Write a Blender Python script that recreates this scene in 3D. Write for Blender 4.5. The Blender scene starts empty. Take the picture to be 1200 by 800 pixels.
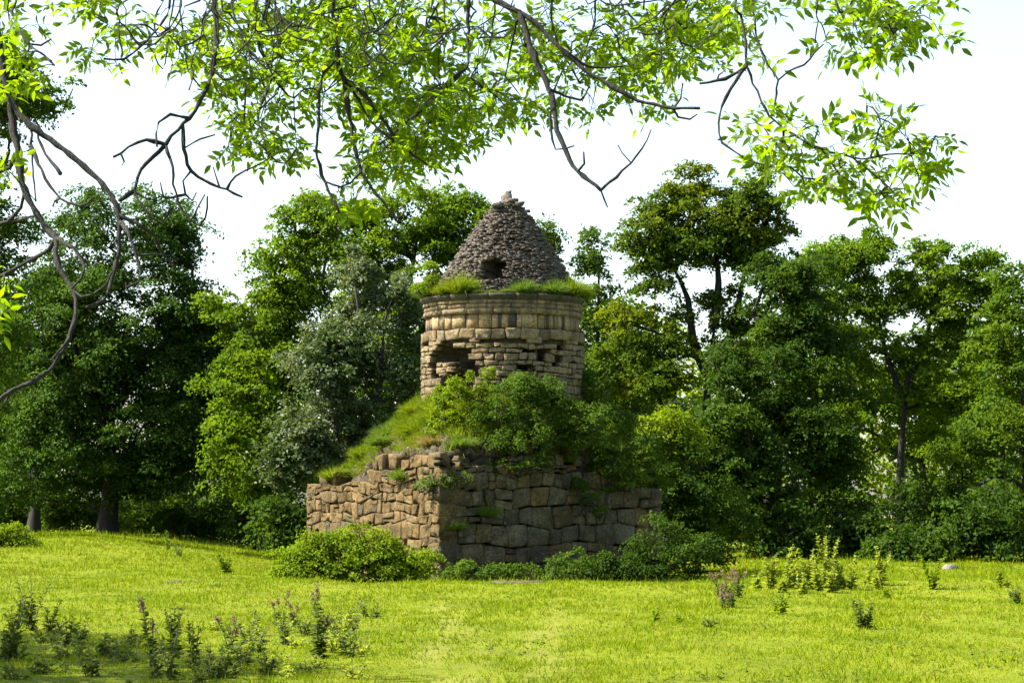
import bpy, math, random
import numpy as np
from mathutils import Vector, Matrix
R = math.radians
random.seed(7)
rng = np.random.default_rng(11)
scene = bpy.context.scene
col = scene.collection

# ------------------------------------------------------------------ camera, sky, sun, exposure
F = 2960.0                      # focal length in pixels of the 1200 px wide photograph
EYE = 1.6
PITCH = math.atan(200.0 / F)    # horizon lies 200 px below the centre
cam_d = bpy.data.cameras.new('camera'); cam = bpy.data.objects.new('camera', cam_d); col.objects.link(cam)
cam_d.sensor_width = 36.0; cam_d.lens = F / 1200.0 * 36.0
cam_d.clip_start = 0.1; cam_d.clip_end = 12000
cam.location = (0, 0, EYE); cam.rotation_euler = (math.pi / 2 + PITCH, 0, 0)
scene.camera = cam

SUN_AZ = R(-92)                 # from +Y, clockwise: the sun stands to the left
SUN_EL = R(50)
world = bpy.data.worlds.new('World'); scene.world = world; world.use_nodes = True
wn = world.node_tree; wn.nodes.clear()
sky = wn.nodes.new('ShaderNodeTexSky'); sky.sky_type = 'NISHITA'; sky.sun_disc = False
sky.sun_elevation = SUN_EL; sky.sun_rotation = SUN_AZ
sky.air_density = 1.0; sky.dust_density = 2.2; sky.ozone_density = 0.0; sky.altitude = 0
bgn = wn.nodes.new('ShaderNodeBackground'); bgn.inputs['Strength'].default_value = 0.098
wo = wn.nodes.new('ShaderNodeOutputWorld')
wn.links.new(sky.outputs[0], bgn.inputs['Color']); wn.links.new(bgn.outputs[0], wo.inputs['Surface'])
sun_d = bpy.data.lights.new('sun', 'SUN'); sun_d.energy = 5.0; sun_d.angle = R(0.55); sun_d.color = (1.0, 0.93, 0.80)
sun = bpy.data.objects.new('sun', sun_d); col.objects.link(sun)
SD = Vector((math.sin(SUN_AZ) * math.cos(SUN_EL), math.cos(SUN_AZ) * math.cos(SUN_EL), math.sin(SUN_EL)))
sun.rotation_euler = SD.to_track_quat('Z', 'Y').to_euler(); sun.location = SD * 60
scene.view_settings.view_transform = 'Standard'; scene.view_settings.look = 'None'
scene.view_settings.exposure = 2.0; scene.view_settings.gamma = 1.0
scene.view_settings.use_curve_mapping = False
scene.render.engine = 'CYCLES'
cy = scene.cycles
cy.use_denoising = True; cy.max_bounces = 8; cy.diffuse_bounces = 4; cy.glossy_bounces = 2
cy.transmission_bounces = 4; cy.transparent_max_bounces = 4; cy.use_adaptive_sampling = True

# ------------------------------------------------------------------ picture -> place
cp, sp = math.cos(PITCH), math.sin(PITCH)
def ray(u, v):
    a = (u - 600) / F; b = (400 - v) / F
    return np.array([a, cp - b * sp, sp + b * cp])
def at(u, v, Y):
    d = ray(u, v); d = d / d[1]
    return np.array([0, 0, EYE]) + d * Y
def zat(v, Y): return at(600, v, Y)[2]

def sstep(a, b, x): t = np.clip((x - a) / (b - a), 0, 1); return t * t * (3 - 2 * t)
def ground_z(x, y):
    x = np.asarray(x, float); y = np.asarray(y, float)
    z = 0.13 * np.exp(-((y - 51.5) / 4.0) ** 2) * sstep(-9, -4, x)
    z = z + 0.10 * np.exp(-((y - 56) / 6.0) ** 2) * sstep(4, 9, x)
    z = z + 0.80 * sstep(-4.5, -13, x) * sstep(46, 72, y)
    z = z + 0.22 * sstep(-3, -8, x) * sstep(30, 52, y) * (1 - 0.6 * sstep(50, 70, y))
    z = z + 0.03 * np.sin(x * 0.9 + 1.3) * np.sin(y * 0.35) + 0.02 * np.sin(x * 2.1 + y * 0.8) + 0.012 * np.sin(x * 4.3 - y * 2.2)
    z = z + 0.35 * sstep(60, 78, y) * sstep(3, 8, x)
    dn = np.clip(y - 92, 0, None)
    z = z - 9.0 * (1 - np.exp(-dn / 60.0))
    return z
def on_ground(u, v):
    d = ray(u, v); d = d / d[1]; Y = 15.0
    while Y < 120:
        p = np.array([0, 0, EYE]) + d * Y
        if p[2] <= ground_z(p[0], p[1]): break
        Y += 0.1
    return np.array([p[0], p[1], float(ground_z(p[0], p[1]))])

# ------------------------------------------------------------------ objects
def tag(o, label=None, cat=None, group=None, kind=None):
    if label: o['label'] = label
    if cat: o['category'] = cat
    if group: o['group'] = group
    if kind: o['kind'] = kind
    return o
def empty(name, loc, label=None, cat=None, group=None):
    o = bpy.data.objects.new(name, None); o.empty_display_size = 0.3
    o.location = tuple(float(c) for c in loc); col.objects.link(o)
    return tag(o, label, cat, group)
def np_mesh(name, V, faces, mat=None, smooth=False):
    V = np.asarray(V, np.float32); me = bpy.data.meshes.new(name)
    me.vertices.add(len(V)); me.vertices.foreach_set('co', V.ravel())
    if not isinstance(faces, list): faces = [faces]
    faces = [np.asarray(f, np.int32) for f in faces if len(f)]
    idx = np.concatenate([f.ravel() for f in faces]); tot = np.concatenate([np.full(len(f), f.shape[1], np.int32) for f in faces])
    start = np.concatenate([[0], np.cumsum(tot)[:-1]]).astype(np.int32)
    me.loops.add(len(idx)); me.loops.foreach_set('vertex_index', idx)
    me.polygons.add(len(tot)); me.polygons.foreach_set('loop_start', start); me.polygons.foreach_set('loop_total', tot)
    if smooth: me.polygons.foreach_set('use_smooth', np.ones(len(tot), bool))
    me.update(calc_edges=True); me.validate()
    if mat: me.materials.append(mat)
    return me
def link(name, me, parent=None, world_coords=True, kind=None):
    o = bpy.data.objects.new(name, me); col.objects.link(o)
    if parent is not None:
        o.parent = parent
        if world_coords:
            off = np.zeros(3); q = parent
            while q is not None: off += np.array(q.location); q = q.parent
            o.location = tuple(-off)
    if kind: o['kind'] = kind
    return o
class MB:
    def __init__(s): s.V = []; s.Q = []; s.T = []; s.n = 0
    def add(s, V, Q=None, T=None):
        s.V.append(np.asarray(V, float))
        if Q is not None and len(Q): s.Q.append(np.asarray(Q) + s.n)
        if T is not None and len(T): s.T.append(np.asarray(T) + s.n)
        s.n += len(V)
    def tube(s, P, r, k=6, cap=True):
        P = np.asarray(P, float); n = len(P); r = np.broadcast_to(np.asarray(r, float), (n,))
        T = np.gradient(P, axis=0); T /= np.linalg.norm(T, axis=1)[:, None] + 1e-9
        up = np.array([0.31, 0.17, 0.93]) if abs(T[0, 2]) < 0.9 else np.array([0.9, 0.3, 0.2])
        A = np.cross(T, up); A /= np.linalg.norm(A, axis=1)[:, None] + 1e-9; B = np.cross(T, A)
        a = np.arange(k) * 2 * math.pi / k
        V = P[:, None] + r[:, None, None] * (np.cos(a)[None, :, None] * A[:, None] + np.sin(a)[None, :, None] * B[:, None])
        i = np.arange(n - 1)[:, None] * k; j = np.arange(k)[None]; j2 = (j + 1) % k
        Q = np.stack([i + j, i + j2, i + k + j2, i + k + j], -1).reshape(-1, 4)
        V = V.reshape(-1, 3)
        if cap:
            V = np.vstack([V, P[-1] + T[-1] * r[-1] * 0.6]); m = len(V) - 1; b = (n - 1) * k
            T3 = np.array([[b + q, b + (q + 1) % k, m] for q in range(k)])
            s.add(V, Q, T3)
        else: s.add(V, Q)
    def mesh(s, name, mat, smooth=False):
        f = []
        if s.Q: f.append(np.concatenate(s.Q))
        if s.T: f.append(np.concatenate(s.T))
        return np_mesh(name, np.concatenate(s.V), f, mat, smooth)

# ------------------------------------------------------------------ materials
def new_mat(name):
    m = bpy.data.materials.new(name); m.use_nodes = True; nt = m.node_tree; nt.nodes.clear()
    return m, nt, nt.nodes.new('ShaderNodeOutputMaterial')
def N(nt, t, **kw):
    n = nt.nodes.new(t)
    for k, v in kw.items():
        if k in n.inputs: n.inputs[k].default_value = v
        else: setattr(n, k, v)
    return n
def ramp(nt, src, stops):
    r = nt.nodes.new('ShaderNodeValToRGB'); e = r.color_ramp.elements
    while len(e) < len(stops): e.new(0.5)
    for q, (p, c) in zip(e, stops): q.position = p; q.color = (*c, 1)
    nt.links.new(src, r.inputs[0]); return r.outputs[0]
def mixc(nt, fac, a, b, blend='MIX'):
    m = nt.nodes.new('ShaderNodeMix'); m.data_type = 'RGBA'; m.blend_type = blend
    for s, i in ((fac, 0), (a, 6), (b, 7)):
        if hasattr(s, 'type') and hasattr(s, 'links'): nt.links.new(s, m.inputs[i])
        elif i == 0: m.inputs[0].default_value = s
        else: m.inputs[i].default_value = (*s, 1)
    return m.outputs[2]
def foliage(name, c0, c1, c2=None, trans=0.4, rough=0.55, spec=0.25, patch=0.6, tcol=1.35, warm=1.1):
    """leaf: reflects and lets light through; colour differs from leaf to leaf and from bough to bough"""
    m, nt, out = new_mat(name); L = nt.links
    g = N(nt, 'ShaderNodeNewGeometry'); isl = g.outputs['Random Per Island']
    c = ramp(nt, isl, [(0.0, c0), (1.0, c1)])
    if c2:
        tx = N(nt, 'ShaderNodeTexNoise', Scale=patch, Detail=3.0); L.new(g.outputs['Position'], tx.inputs['Vector'])
        f = ramp(nt, tx.outputs[0], [(0.48, (0, 0, 0)), (0.62, (1, 1, 1))])
        c = mixc(nt, f, c, c2)
    p = N(nt, 'ShaderNodeBsdfPrincipled', Roughness=rough); p.inputs['Specular IOR Level'].default_value = spec
    t = N(nt, 'ShaderNodeBsdfTranslucent')
    tc = mixc(nt, 1.0, c, (tcol * warm, tcol * 1.05, 0.5), 'MULTIPLY')
    L.new(c, p.inputs['Base Color']); L.new(tc, t.inputs['Color'])
    mx = N(nt, 'ShaderNodeMixShader'); mx.inputs[0].default_value = trans
    L.new(p.outputs[0], mx.inputs[1]); L.new(t.outputs[0], mx.inputs[2]); L.new(mx.outputs[0], out.inputs[0])
    return m
def bark(name, a, b, scale=9.0):
    m, nt, out = new_mat(name); L = nt.links
    g = N(nt, 'ShaderNodeNewGeometry'); mp = N(nt, 'ShaderNodeMapping'); mp.inputs['Scale'].default_value = (1, 1, 0.3)
    L.new(g.outputs['Position'], mp.inputs[0])
    tx = N(nt, 'ShaderNodeTexNoise', Scale=scale, Detail=6.0, Roughness=0.65); L.new(mp.outputs[0], tx.inputs['Vector'])
    c = ramp(nt, tx.outputs[0], [(0.35, a), (0.65, b)])
    p = N(nt, 'ShaderNodeBsdfPrincipled', Roughness=0.9); L.new(c, p.inputs['Base Color'])
    bp = N(nt, 'ShaderNodeBump', Strength=0.7, Distance=0.03); L.new(tx.outputs[0], bp.inputs['Height']); L.new(bp.outputs[0], p.inputs['Normal'])
    L.new(p.outputs[0], out.inputs[0]); return m
def stone(name, cols, lichen=(0.21, 0.21, 0.165), lich=0.35, dark=0.5, island=False, bump=0.5, streak=0.0):
    m, nt, out = new_mat(name); L = nt.links
    g = N(nt, 'ShaderNodeNewGeometry'); oi = N(nt, 'ShaderNodeObjectInfo')
    rnd = g.outputs['Random Per Island'] if island else oi.outputs['Random']
    c = ramp(nt, rnd, [(i / (len(cols) - 1), k) for i, k in enumerate(cols)])
    n1 = N(nt, 'ShaderNodeTexNoise', Scale=3.2, Detail=8.0, Roughness=0.7); L.new(g.outputs['Position'], n1.inputs['Vector'])
    c = mixc(nt, ramp(nt, n1.outputs[0], [(0.40, (0, 0, 0)), (0.68, (dark,) * 3)]), c, tuple(q * 0.28 for q in cols[len(cols) // 2]))
    n2 = N(nt, 'ShaderNodeTexNoise', Scale=7.0, Detail=9.0, Roughness=0.75); L.new(g.outputs['Position'], n2.inputs['Vector'])
    c = mixc(nt, ramp(nt, n2.outputs[0], [(0.56, (0, 0, 0)), (0.66, (lich,) * 3)]), c, lichen)
    n3 = N(nt, 'ShaderNodeTexNoise', Scale=22.0, Detail=5.0, Roughness=0.7); L.new(g.outputs['Position'], n3.inputs['Vector'])
    c = mixc(nt, 0.9, c, ramp(nt, n3.outputs[0], [(0.33, (0.30, 0.29, 0.27)), (0.66, (1.15, 1.15, 1.15))]), 'MULTIPLY')
    if streak:   # black water stains that run down the stone
        mp = N(nt, 'ShaderNodeMapping'); mp.inputs['Scale'].default_value = (3.2, 3.2, 0.30); L.new(g.outputs['Position'], mp.inputs[0])
        n4 = N(nt, 'ShaderNodeTexNoise', Scale=1.6, Detail=5.0, Roughness=0.6); L.new(mp.outputs[0], n4.inputs['Vector'])
        c = mixc(nt, ramp(nt, n4.outputs[0], [(0.50, (0, 0, 0)), (0.57, (streak,) * 3)]), c, (0.035, 0.033, 0.032))
    p = N(nt, 'ShaderNodeBsdfPrincipled', Roughness=0.92); p.inputs['Specular IOR Level'].default_value = 0.2
    L.new(c, p.inputs['Base Color'])
    bp = N(nt, 'ShaderNodeBump', Strength=min(1.0, bump * 1.6), Distance=0.07); L.new(n2.outputs[0], bp.inputs['Height'])
    b2 = N(nt, 'ShaderNodeBump', Strength=min(1.0, bump * 1.4), Distance=0.03); L.new(n3.outputs[0], b2.inputs['Height'])
    L.new(bp.outputs[0], b2.inputs['Normal']); L.new(b2.outputs[0], p.inputs['Normal'])
    L.new(p.outputs[0], out.inputs[0]); return m
def plain(name, a, b, scale=6.0, rough=0.95, bump=0.6):
    m, nt, out = new_mat(name); L = nt.links; g = N(nt, 'ShaderNodeNewGeometry')
    tx = N(nt, 'ShaderNodeTexNoise', Scale=scale, Detail=8.0, Roughness=0.7); L.new(g.outputs['Position'], tx.inputs['Vector'])
    p = N(nt, 'ShaderNodeBsdfPrincipled', Roughness=rough); L.new(ramp(nt, tx.outputs[0], [(0.35, a), (0.68, b)]), p.inputs['Base Color'])
    bp = N(nt, 'ShaderNodeBump', Strength=bump, Distance=0.08); L.new(tx.outputs[0], bp.inputs['Height']); L.new(bp.outputs[0], p.inputs['Normal'])
    L.new(p.outputs[0], out.inputs[0]); return m

M = {}
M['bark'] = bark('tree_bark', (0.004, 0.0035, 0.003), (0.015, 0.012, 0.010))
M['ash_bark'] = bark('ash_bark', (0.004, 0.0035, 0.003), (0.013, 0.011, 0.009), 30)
M['stem'] = bark('plant_stem', (0.07, 0.08, 0.025), (0.14, 0.13, 0.05), 20)
M['leaf_blue'] = foliage('dark_leaf', (0.020, 0.050, 0.010), (0.045, 0.088, 0.013), (0.048, 0.098, 0.012), 0.40, 0.6, 0.06)
M['leaf_bright'] = foliage('bright_leaf', (0.044, 0.096, 0.006), (0.090, 0.152, 0.008), (0.100, 0.165, 0.007), 0.48, 0.6, 0.06)
M['leaf_silver'] = foliage('silver_leaf', (0.030, 0.055, 0.017), (0.115, 0.145, 0.070), (0.045, 0.078, 0.018), 0.32, 0.55, 0.15, patch=0.7)
M['leaf_mid'] = foliage('mid_leaf', (0.032, 0.072, 0.007), (0.070, 0.122, 0.009), (0.078, 0.132, 0.008), 0.45, 0.6, 0.06)
M['leaf_olive'] = foliage('olive_leaf', (0.030, 0.066, 0.006), (0.068, 0.108, 0.007), (0.098, 0.128, 0.006), 0.45, 0.6, 0.06)
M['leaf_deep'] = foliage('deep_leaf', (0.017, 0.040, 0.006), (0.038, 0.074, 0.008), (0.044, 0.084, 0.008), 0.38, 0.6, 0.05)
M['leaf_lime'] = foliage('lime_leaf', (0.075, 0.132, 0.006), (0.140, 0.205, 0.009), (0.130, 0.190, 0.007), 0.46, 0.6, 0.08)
M['leaf_shrub'] = foliage('shrub_leaf', (0.032, 0.072, 0.010), (0.064, 0.112, 0.014), (0.066, 0.115, 0.010), 0.42, 0.6, 0.06)
M['leaf_pale'] = foliage('pale_weed_leaf', (0.13, 0.18, 0.025), (0.22, 0.27, 0.045), None, 0.5, 0.6, 0.1)
M['leaf_weed'] = foliage('weed_leaf', (0.050, 0.085, 0.018), (0.120, 0.160, 0.040), None, 0.45, 0.6, 0.12)
M['ash_leaf'] = foliage('ash_leaf', (0.050, 0.090, 0.004), (0.105, 0.150, 0.006), None, 0.62, 0.45, 0.12, tcol=2.5, warm=1.0)
M['tuft'] = foliage('tuft_grass', (0.062, 0.115, 0.022), (0.115, 0.178, 0.035), None, 0.42, 0.6, 0.06)
M['tuft_yellow'] = foliage('meadow_grass', (0.080, 0.135, 0.008), (0.150, 0.205, 0.012), (0.135, 0.175, 0.016), 0.42, 0.6, 0.06, patch=2.0)
M['dry'] = foliage('dry_grass', (0.16, 0.13, 0.06), (0.28, 0.23, 0.11), None, 0.3)
M['flower'] = foliage('pinkish_flower', (0.14, 0.09, 0.08), (0.24, 0.17, 0.15), None, 0.3, 0.6, 0.05)
M['earth'] = plain('earth_and_mortar', (0.018, 0.014, 0.009), (0.065, 0.050, 0.030), 5)
M['mortar'] = plain('old_mortar', (0.022, 0.017, 0.012), (0.075, 0.058, 0.038), 9)
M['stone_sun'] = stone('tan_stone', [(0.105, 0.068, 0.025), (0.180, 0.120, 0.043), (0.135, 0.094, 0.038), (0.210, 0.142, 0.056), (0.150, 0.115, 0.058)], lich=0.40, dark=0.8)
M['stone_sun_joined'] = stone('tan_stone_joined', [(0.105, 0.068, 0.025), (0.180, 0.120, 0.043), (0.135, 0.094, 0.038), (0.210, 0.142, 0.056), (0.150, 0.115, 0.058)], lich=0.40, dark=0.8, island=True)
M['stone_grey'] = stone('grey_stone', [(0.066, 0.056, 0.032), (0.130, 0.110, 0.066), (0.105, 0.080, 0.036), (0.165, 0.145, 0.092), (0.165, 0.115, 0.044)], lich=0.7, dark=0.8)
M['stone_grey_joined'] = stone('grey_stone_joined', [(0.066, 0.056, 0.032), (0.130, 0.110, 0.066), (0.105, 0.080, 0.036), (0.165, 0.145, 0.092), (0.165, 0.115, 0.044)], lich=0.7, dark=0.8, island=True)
M['stone_drum'] = stone('drum_stone', [(0.150, 0.112, 0.060), (0.255, 0.195, 0.110), (0.200, 0.165, 0.102), (0.295, 0.225, 0.130), (0.225, 0.158, 0.076)], lich=0.5, dark=0.6)
M['stone_drum_joined'] = stone('drum_stone_joined', [(0.150, 0.112, 0.060), (0.255, 0.195, 0.110), (0.200, 0.165, 0.102), (0.295, 0.225, 0.130), (0.225, 0.158, 0.076)], lich=0.5, dark=0.6, island=True)
M['ashlar'] = stone('ashlar_stone', [(0.26, 0.185, 0.088), (0.32, 0.230, 0.115), (0.36, 0.265, 0.140)], lich=0.2, dark=0.4, bump=0.2, streak=0.92)
M['cornice'] = stone('cornice_stone', [(0.20, 0.150, 0.085), (0.26, 0.195, 0.112)], lich=0.3, dark=0.5, bump=0.2, streak=0.6)
M['slab'] = stone('weathered_slab', [(0.088, 0.075, 0.058), (0.136, 0.116, 0.085)], lich=0.4, dark=0.7, bump=0.4, streak=0.6)
M['slate'] = stone('roof_rubble', [(0.085, 0.072, 0.062), (0.150, 0.128, 0.110), (0.19, 0.165, 0.142), (0.115, 0.098, 0.084), (0.175, 0.135, 0.100)], island=True, lich=0.4)
M['pale'] = stone('pale_slab', [(0.231, 0.218, 0.190), (0.272, 0.252, 0.218)], lich=0.2)

# ground: turf over earth, with two worn tracks
def ground_mat():
    m, nt, out = new_mat('meadow_ground'); L = nt.links; g = N(nt, 'ShaderNodeNewGeometry')
    n1 = N(nt, 'ShaderNodeTexNoise', Scale=0.55, Detail=7.0, Roughness=0.62); L.new(g.outputs['Position'], n1.inputs['Vector'])
    n2 = N(nt, 'ShaderNodeTexNoise', Scale=14.0, Detail=6.0, Roughness=0.75); L.new(g.outputs['Position'], n2.inputs['Vector'])
    c = ramp(nt, n1.outputs[0], [(0.36, (0.095, 0.125, 0.003)), (0.55, (0.135, 0.165, 0.004)), (0.72, (0.160, 0.165, 0.012))])
    c = mixc(nt, 0.8, c, ramp(nt, n2.outputs[0], [(0.30, (0.35, 0.38, 0.35)), (0.62, (1.0, 1.0, 1.0))]), 'MULTIPLY')
    at_ = N(nt, 'ShaderNodeAttribute'); at_.attribute_name = 'track'
    c = mixc(nt, at_.outputs['Fac'], c, (0.165, 0.160, 0.035))
    p = N(nt, 'ShaderNodeBsdfPrincipled', Roughness=0.95); p.inputs['Specular IOR Level'].default_value = 0.1; L.new(c, p.inputs['Base Color'])
    bp = N(nt, 'ShaderNodeBump', Strength=0.6, Distance=0.06); L.new(n2.outputs[0], bp.inputs['Height']); L.new(bp.outputs[0], p.inputs['Normal'])
    L.new(p.outputs[0], out.inputs[0]); return m
M['ground'] = ground_mat()
def blade_mat():
    m, nt, out = new_mat('turf_blade'); L = nt.links; g = N(nt, 'ShaderNodeNewGeometry')
    c = ramp(nt, g.outputs['Random Per Island'], [(0.0, (0.105, 0.160, 0.002)), (0.70, (0.190, 0.255, 0.002)), (0.90, (0.228, 0.265, 0.005)), (1.0, (0.28, 0.235, 0.05))])
    n1 = N(nt, 'ShaderNodeTexNoise', Scale=0.8, Detail=5.0, Roughness=0.6); L.new(g.outputs['Position'], n1.inputs['Vector'])
    c = mixc(nt, ramp(nt, n1.outputs[0], [(0.48, (0, 0, 0)), (0.66, (0.7,) * 3)]), c, (0.085, 0.150, 0.004))
    n2 = N(nt, 'ShaderNodeTexNoise', Scale=0.37, Detail=6.0, Roughness=0.7); L.new(g.outputs['Position'], n2.inputs['Vector'])
    c = mixc(nt, ramp(nt, n2.outputs[0], [(0.57, (0, 0, 0)), (0.70, (0.65,) * 3)]), c, (0.215, 0.185, 0.028))
    p = N(nt, 'ShaderNodeBsdfPrincipled', Roughness=0.7); p.inputs['Specular IOR Level'].default_value = 0.05
    t = N(nt, 'ShaderNodeBsdfTranslucent'); mx = N(nt, 'ShaderNodeMixShader'); mx.inputs[0].default_value = 0.4
    L.new(c, p.inputs['Base Color']); L.new(c, t.inputs['Color'])
    L.new(p.outputs[0], mx.inputs[1]); L.new(t.outputs[0], mx.inputs[2]); L.new(mx.outputs[0], out.inputs[0]); return m
M['blade'] = blade_mat()

# ------------------------------------------------------------------ the ground
def track_mask(x, y):
    m = np.zeros_like(x)
    for x0, x1, w in ((-0.66, -1.15, 0.17), (0.25, 0.72, 0.19), (-0.25, -0.85, 0.10)):
        c = x0 + (x1 - x0) * (y - 23) / 20 + 0.10 * np.sin(y * 0.5 + x0 * 5)
        m = np.maximum(m, np.exp(-((x - c) / w) ** 2) * sstep(47, 40, y) * (0.5 + 0.2 * np.sin(y * 0.9 + x0 * 9) + 0.12 * np.sin(y * 3.1 + x * 7)))
    return m
gx = np.concatenate([-np.geomspace(4000, 42, 26), np.arange(-40, -9, 0.8), np.arange(-9, 9.01, 0.3), np.arange(9.8, 41, 0.8), np.geomspace(42, 4000, 26)])
gy = np.concatenate([-np.geomspace(4000, 12, 18), np.arange(-10, 18, 2.0), np.arange(18, 62, 0.4), np.arange(62, 112, 1.0), np.geomspace(114, 6000, 34)])
GX, GY = np.meshgrid(gx, gy)
GZ = ground_z(GX, GY)
nx, ny = len(gx), len(gy)
ii, jj = np.meshgrid(np.arange(ny - 1), np.arange(nx - 1), indexing='ij')
q = (ii * nx + jj).ravel()
me = np_mesh('meadow_ground', np.stack([GX.ravel(), GY.ravel(), GZ.ravel()], 1), np.stack([q, q + 1, q + nx + 1, q + nx], 1), M['ground'], True)
a = me.attributes.new('track', 'FLOAT', 'POINT'); a.data.foreach_set('value', track_mask(GX.ravel(), GY.ravel()).astype(np.float32))
tag(link('meadow_ground', me), 'gently rolling meadow ground below the ruined tower', 'ground', kind='structure')

# ------------------------------------------------------------------ leaves and limbs
def unit(a): return a / (np.linalg.norm(a, axis=-1, keepdims=True) + 1e-9)
def leaf_quads(C, D, Nn, L, W, fold=0.25):
    D = unit(D); S = unit(np.cross(D, Nn)); U = np.cross(S, D)
    L = np.asarray(L)[:, None]; W = np.asarray(W)[:, None]
    mid = C + D * L * 0.45 + U * W * fold
    V = np.stack([C, mid + S * W * 0.5, C + D * L - U * L * 0.12, mid - S * W * 0.5], 1).reshape(-1, 3)
    b = np.arange(len(C)) * 4
    return V, np.stack([b, b + 1, b + 2, b + 3], 1)
def sphere(n): return unit(rng.normal(size=(n, 3)))
def clump_leaves(cc, out, rad, n, size, flat=0.5):
    """a bough: several small sprays of leaves over its upper side, drooping at the rim"""
    m = int(rng.integers(6, 12)); d = sphere(m); d[:, 2] = np.abs(d[:, 2]) * 1.0 - 0.25 * rng.random(m)
    sc = d * (0.35 + 0.75 * rng.random(m))[:, None] * np.array([1, 1, flat * 1.15])
    sc[:, 2] -= 0.30 * (sc[:, 0] ** 2 + sc[:, 1] ** 2)
    w = rng.random(m) ** 0.7 + 0.25; k = rng.choice(m, n, p=w / w.sum())
    sg = (0.16 + 0.12 * rng.random(m))[k][:, None]
    g = rng.normal(size=(n, 3)) * sg * np.array([1.15, 1.15, 0.55])
    dk = d[k]; g[:, 2] -= 0.55 * (g[:, :2] * dk[:, :2]).sum(1)                # each spray hangs outwards
    P = cc + (sc[k] + g) * rad
    nn = unit(0.8 * unit(dk * np.array([0.8, 0.8, 1.0]) + np.array([0, 0, 0.45])) + 0.15 * out + 0.50 * rng.normal(size=(n, 3)))
    D = unit(np.cross(nn, rng.normal(size=(n, 3)))); D = unit(D + 0.6 * dk * np.array([1, 1, -0.5]))
    return P, D, nn, size * (0.65 + 0.7 * rng.random(n))
def grow(nodes, parents, targets, steps=3, up=0.5, wob=0.10):
    """joins each target to the nearest wood already there; returns the new twigs as node chains"""
    nodes = [np.asarray(p, float) for p in nodes]; parents = list(parents); chains = []
    A = np.array(nodes)
    order = np.argsort(np.min(np.linalg.norm(targets[:, None] - A[None], axis=2), axis=1))
    for k in order:
        t = targets[k]; A = np.array(nodes); d = np.linalg.norm(A - t, axis=1)
        cost = d + up * np.maximum(0, A[:, 2] - t[2] + 0.3 * d)
        i = int(np.argmin(cost)); s = A[i]; L = d[i]
        ch = [i]; w = rng.normal(size=3) * wob * L
        for j in range(1, steps + 1):
            f = j / steps
            p = s + (t - s) * f + w * math.sin(math.pi * f) + np.array([0, 0, 1]) * L * 0.13 * math.sin(math.pi * f)
            if j == steps: p = t
            nodes.append(p); parents.append(ch[-1]); ch.append(len(nodes) - 1)
        chains.append(ch)
    cnt = np.zeros(len(nodes)); 
    for ch in chains: cnt[ch[-1]] += 1
    for i in range(len(nodes) - 1, -1, -1):
        if parents[i] >= 0: cnt[parents[i]] += cnt[i]
    return np.array(nodes), parents, chains, cnt
def resample(P, step):
    P = np.asarray(P, float)
    # smooth curve through the points (Catmull-Rom)
    Q = np.vstack([2 * P[0] - P[1], P, 2 * P[-1] - P[-2]]); out = []
    for i in range(1, len(Q) - 2):
        n = max(1, int(np.linalg.norm(Q[i + 1] - Q[i]) / step))
        for k in range(n):
            t = k / n; a, b, c, d = Q[i - 1], Q[i], Q[i + 1], Q[i + 2]
            out.append(0.5 * (2 * b + (c - a) * t + (2 * a - 5 * b + 4 * c - d) * t * t + (3 * b - a - 3 * c + d) * t ** 3))
    out.append(P[-1]); return np.array(out)

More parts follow.
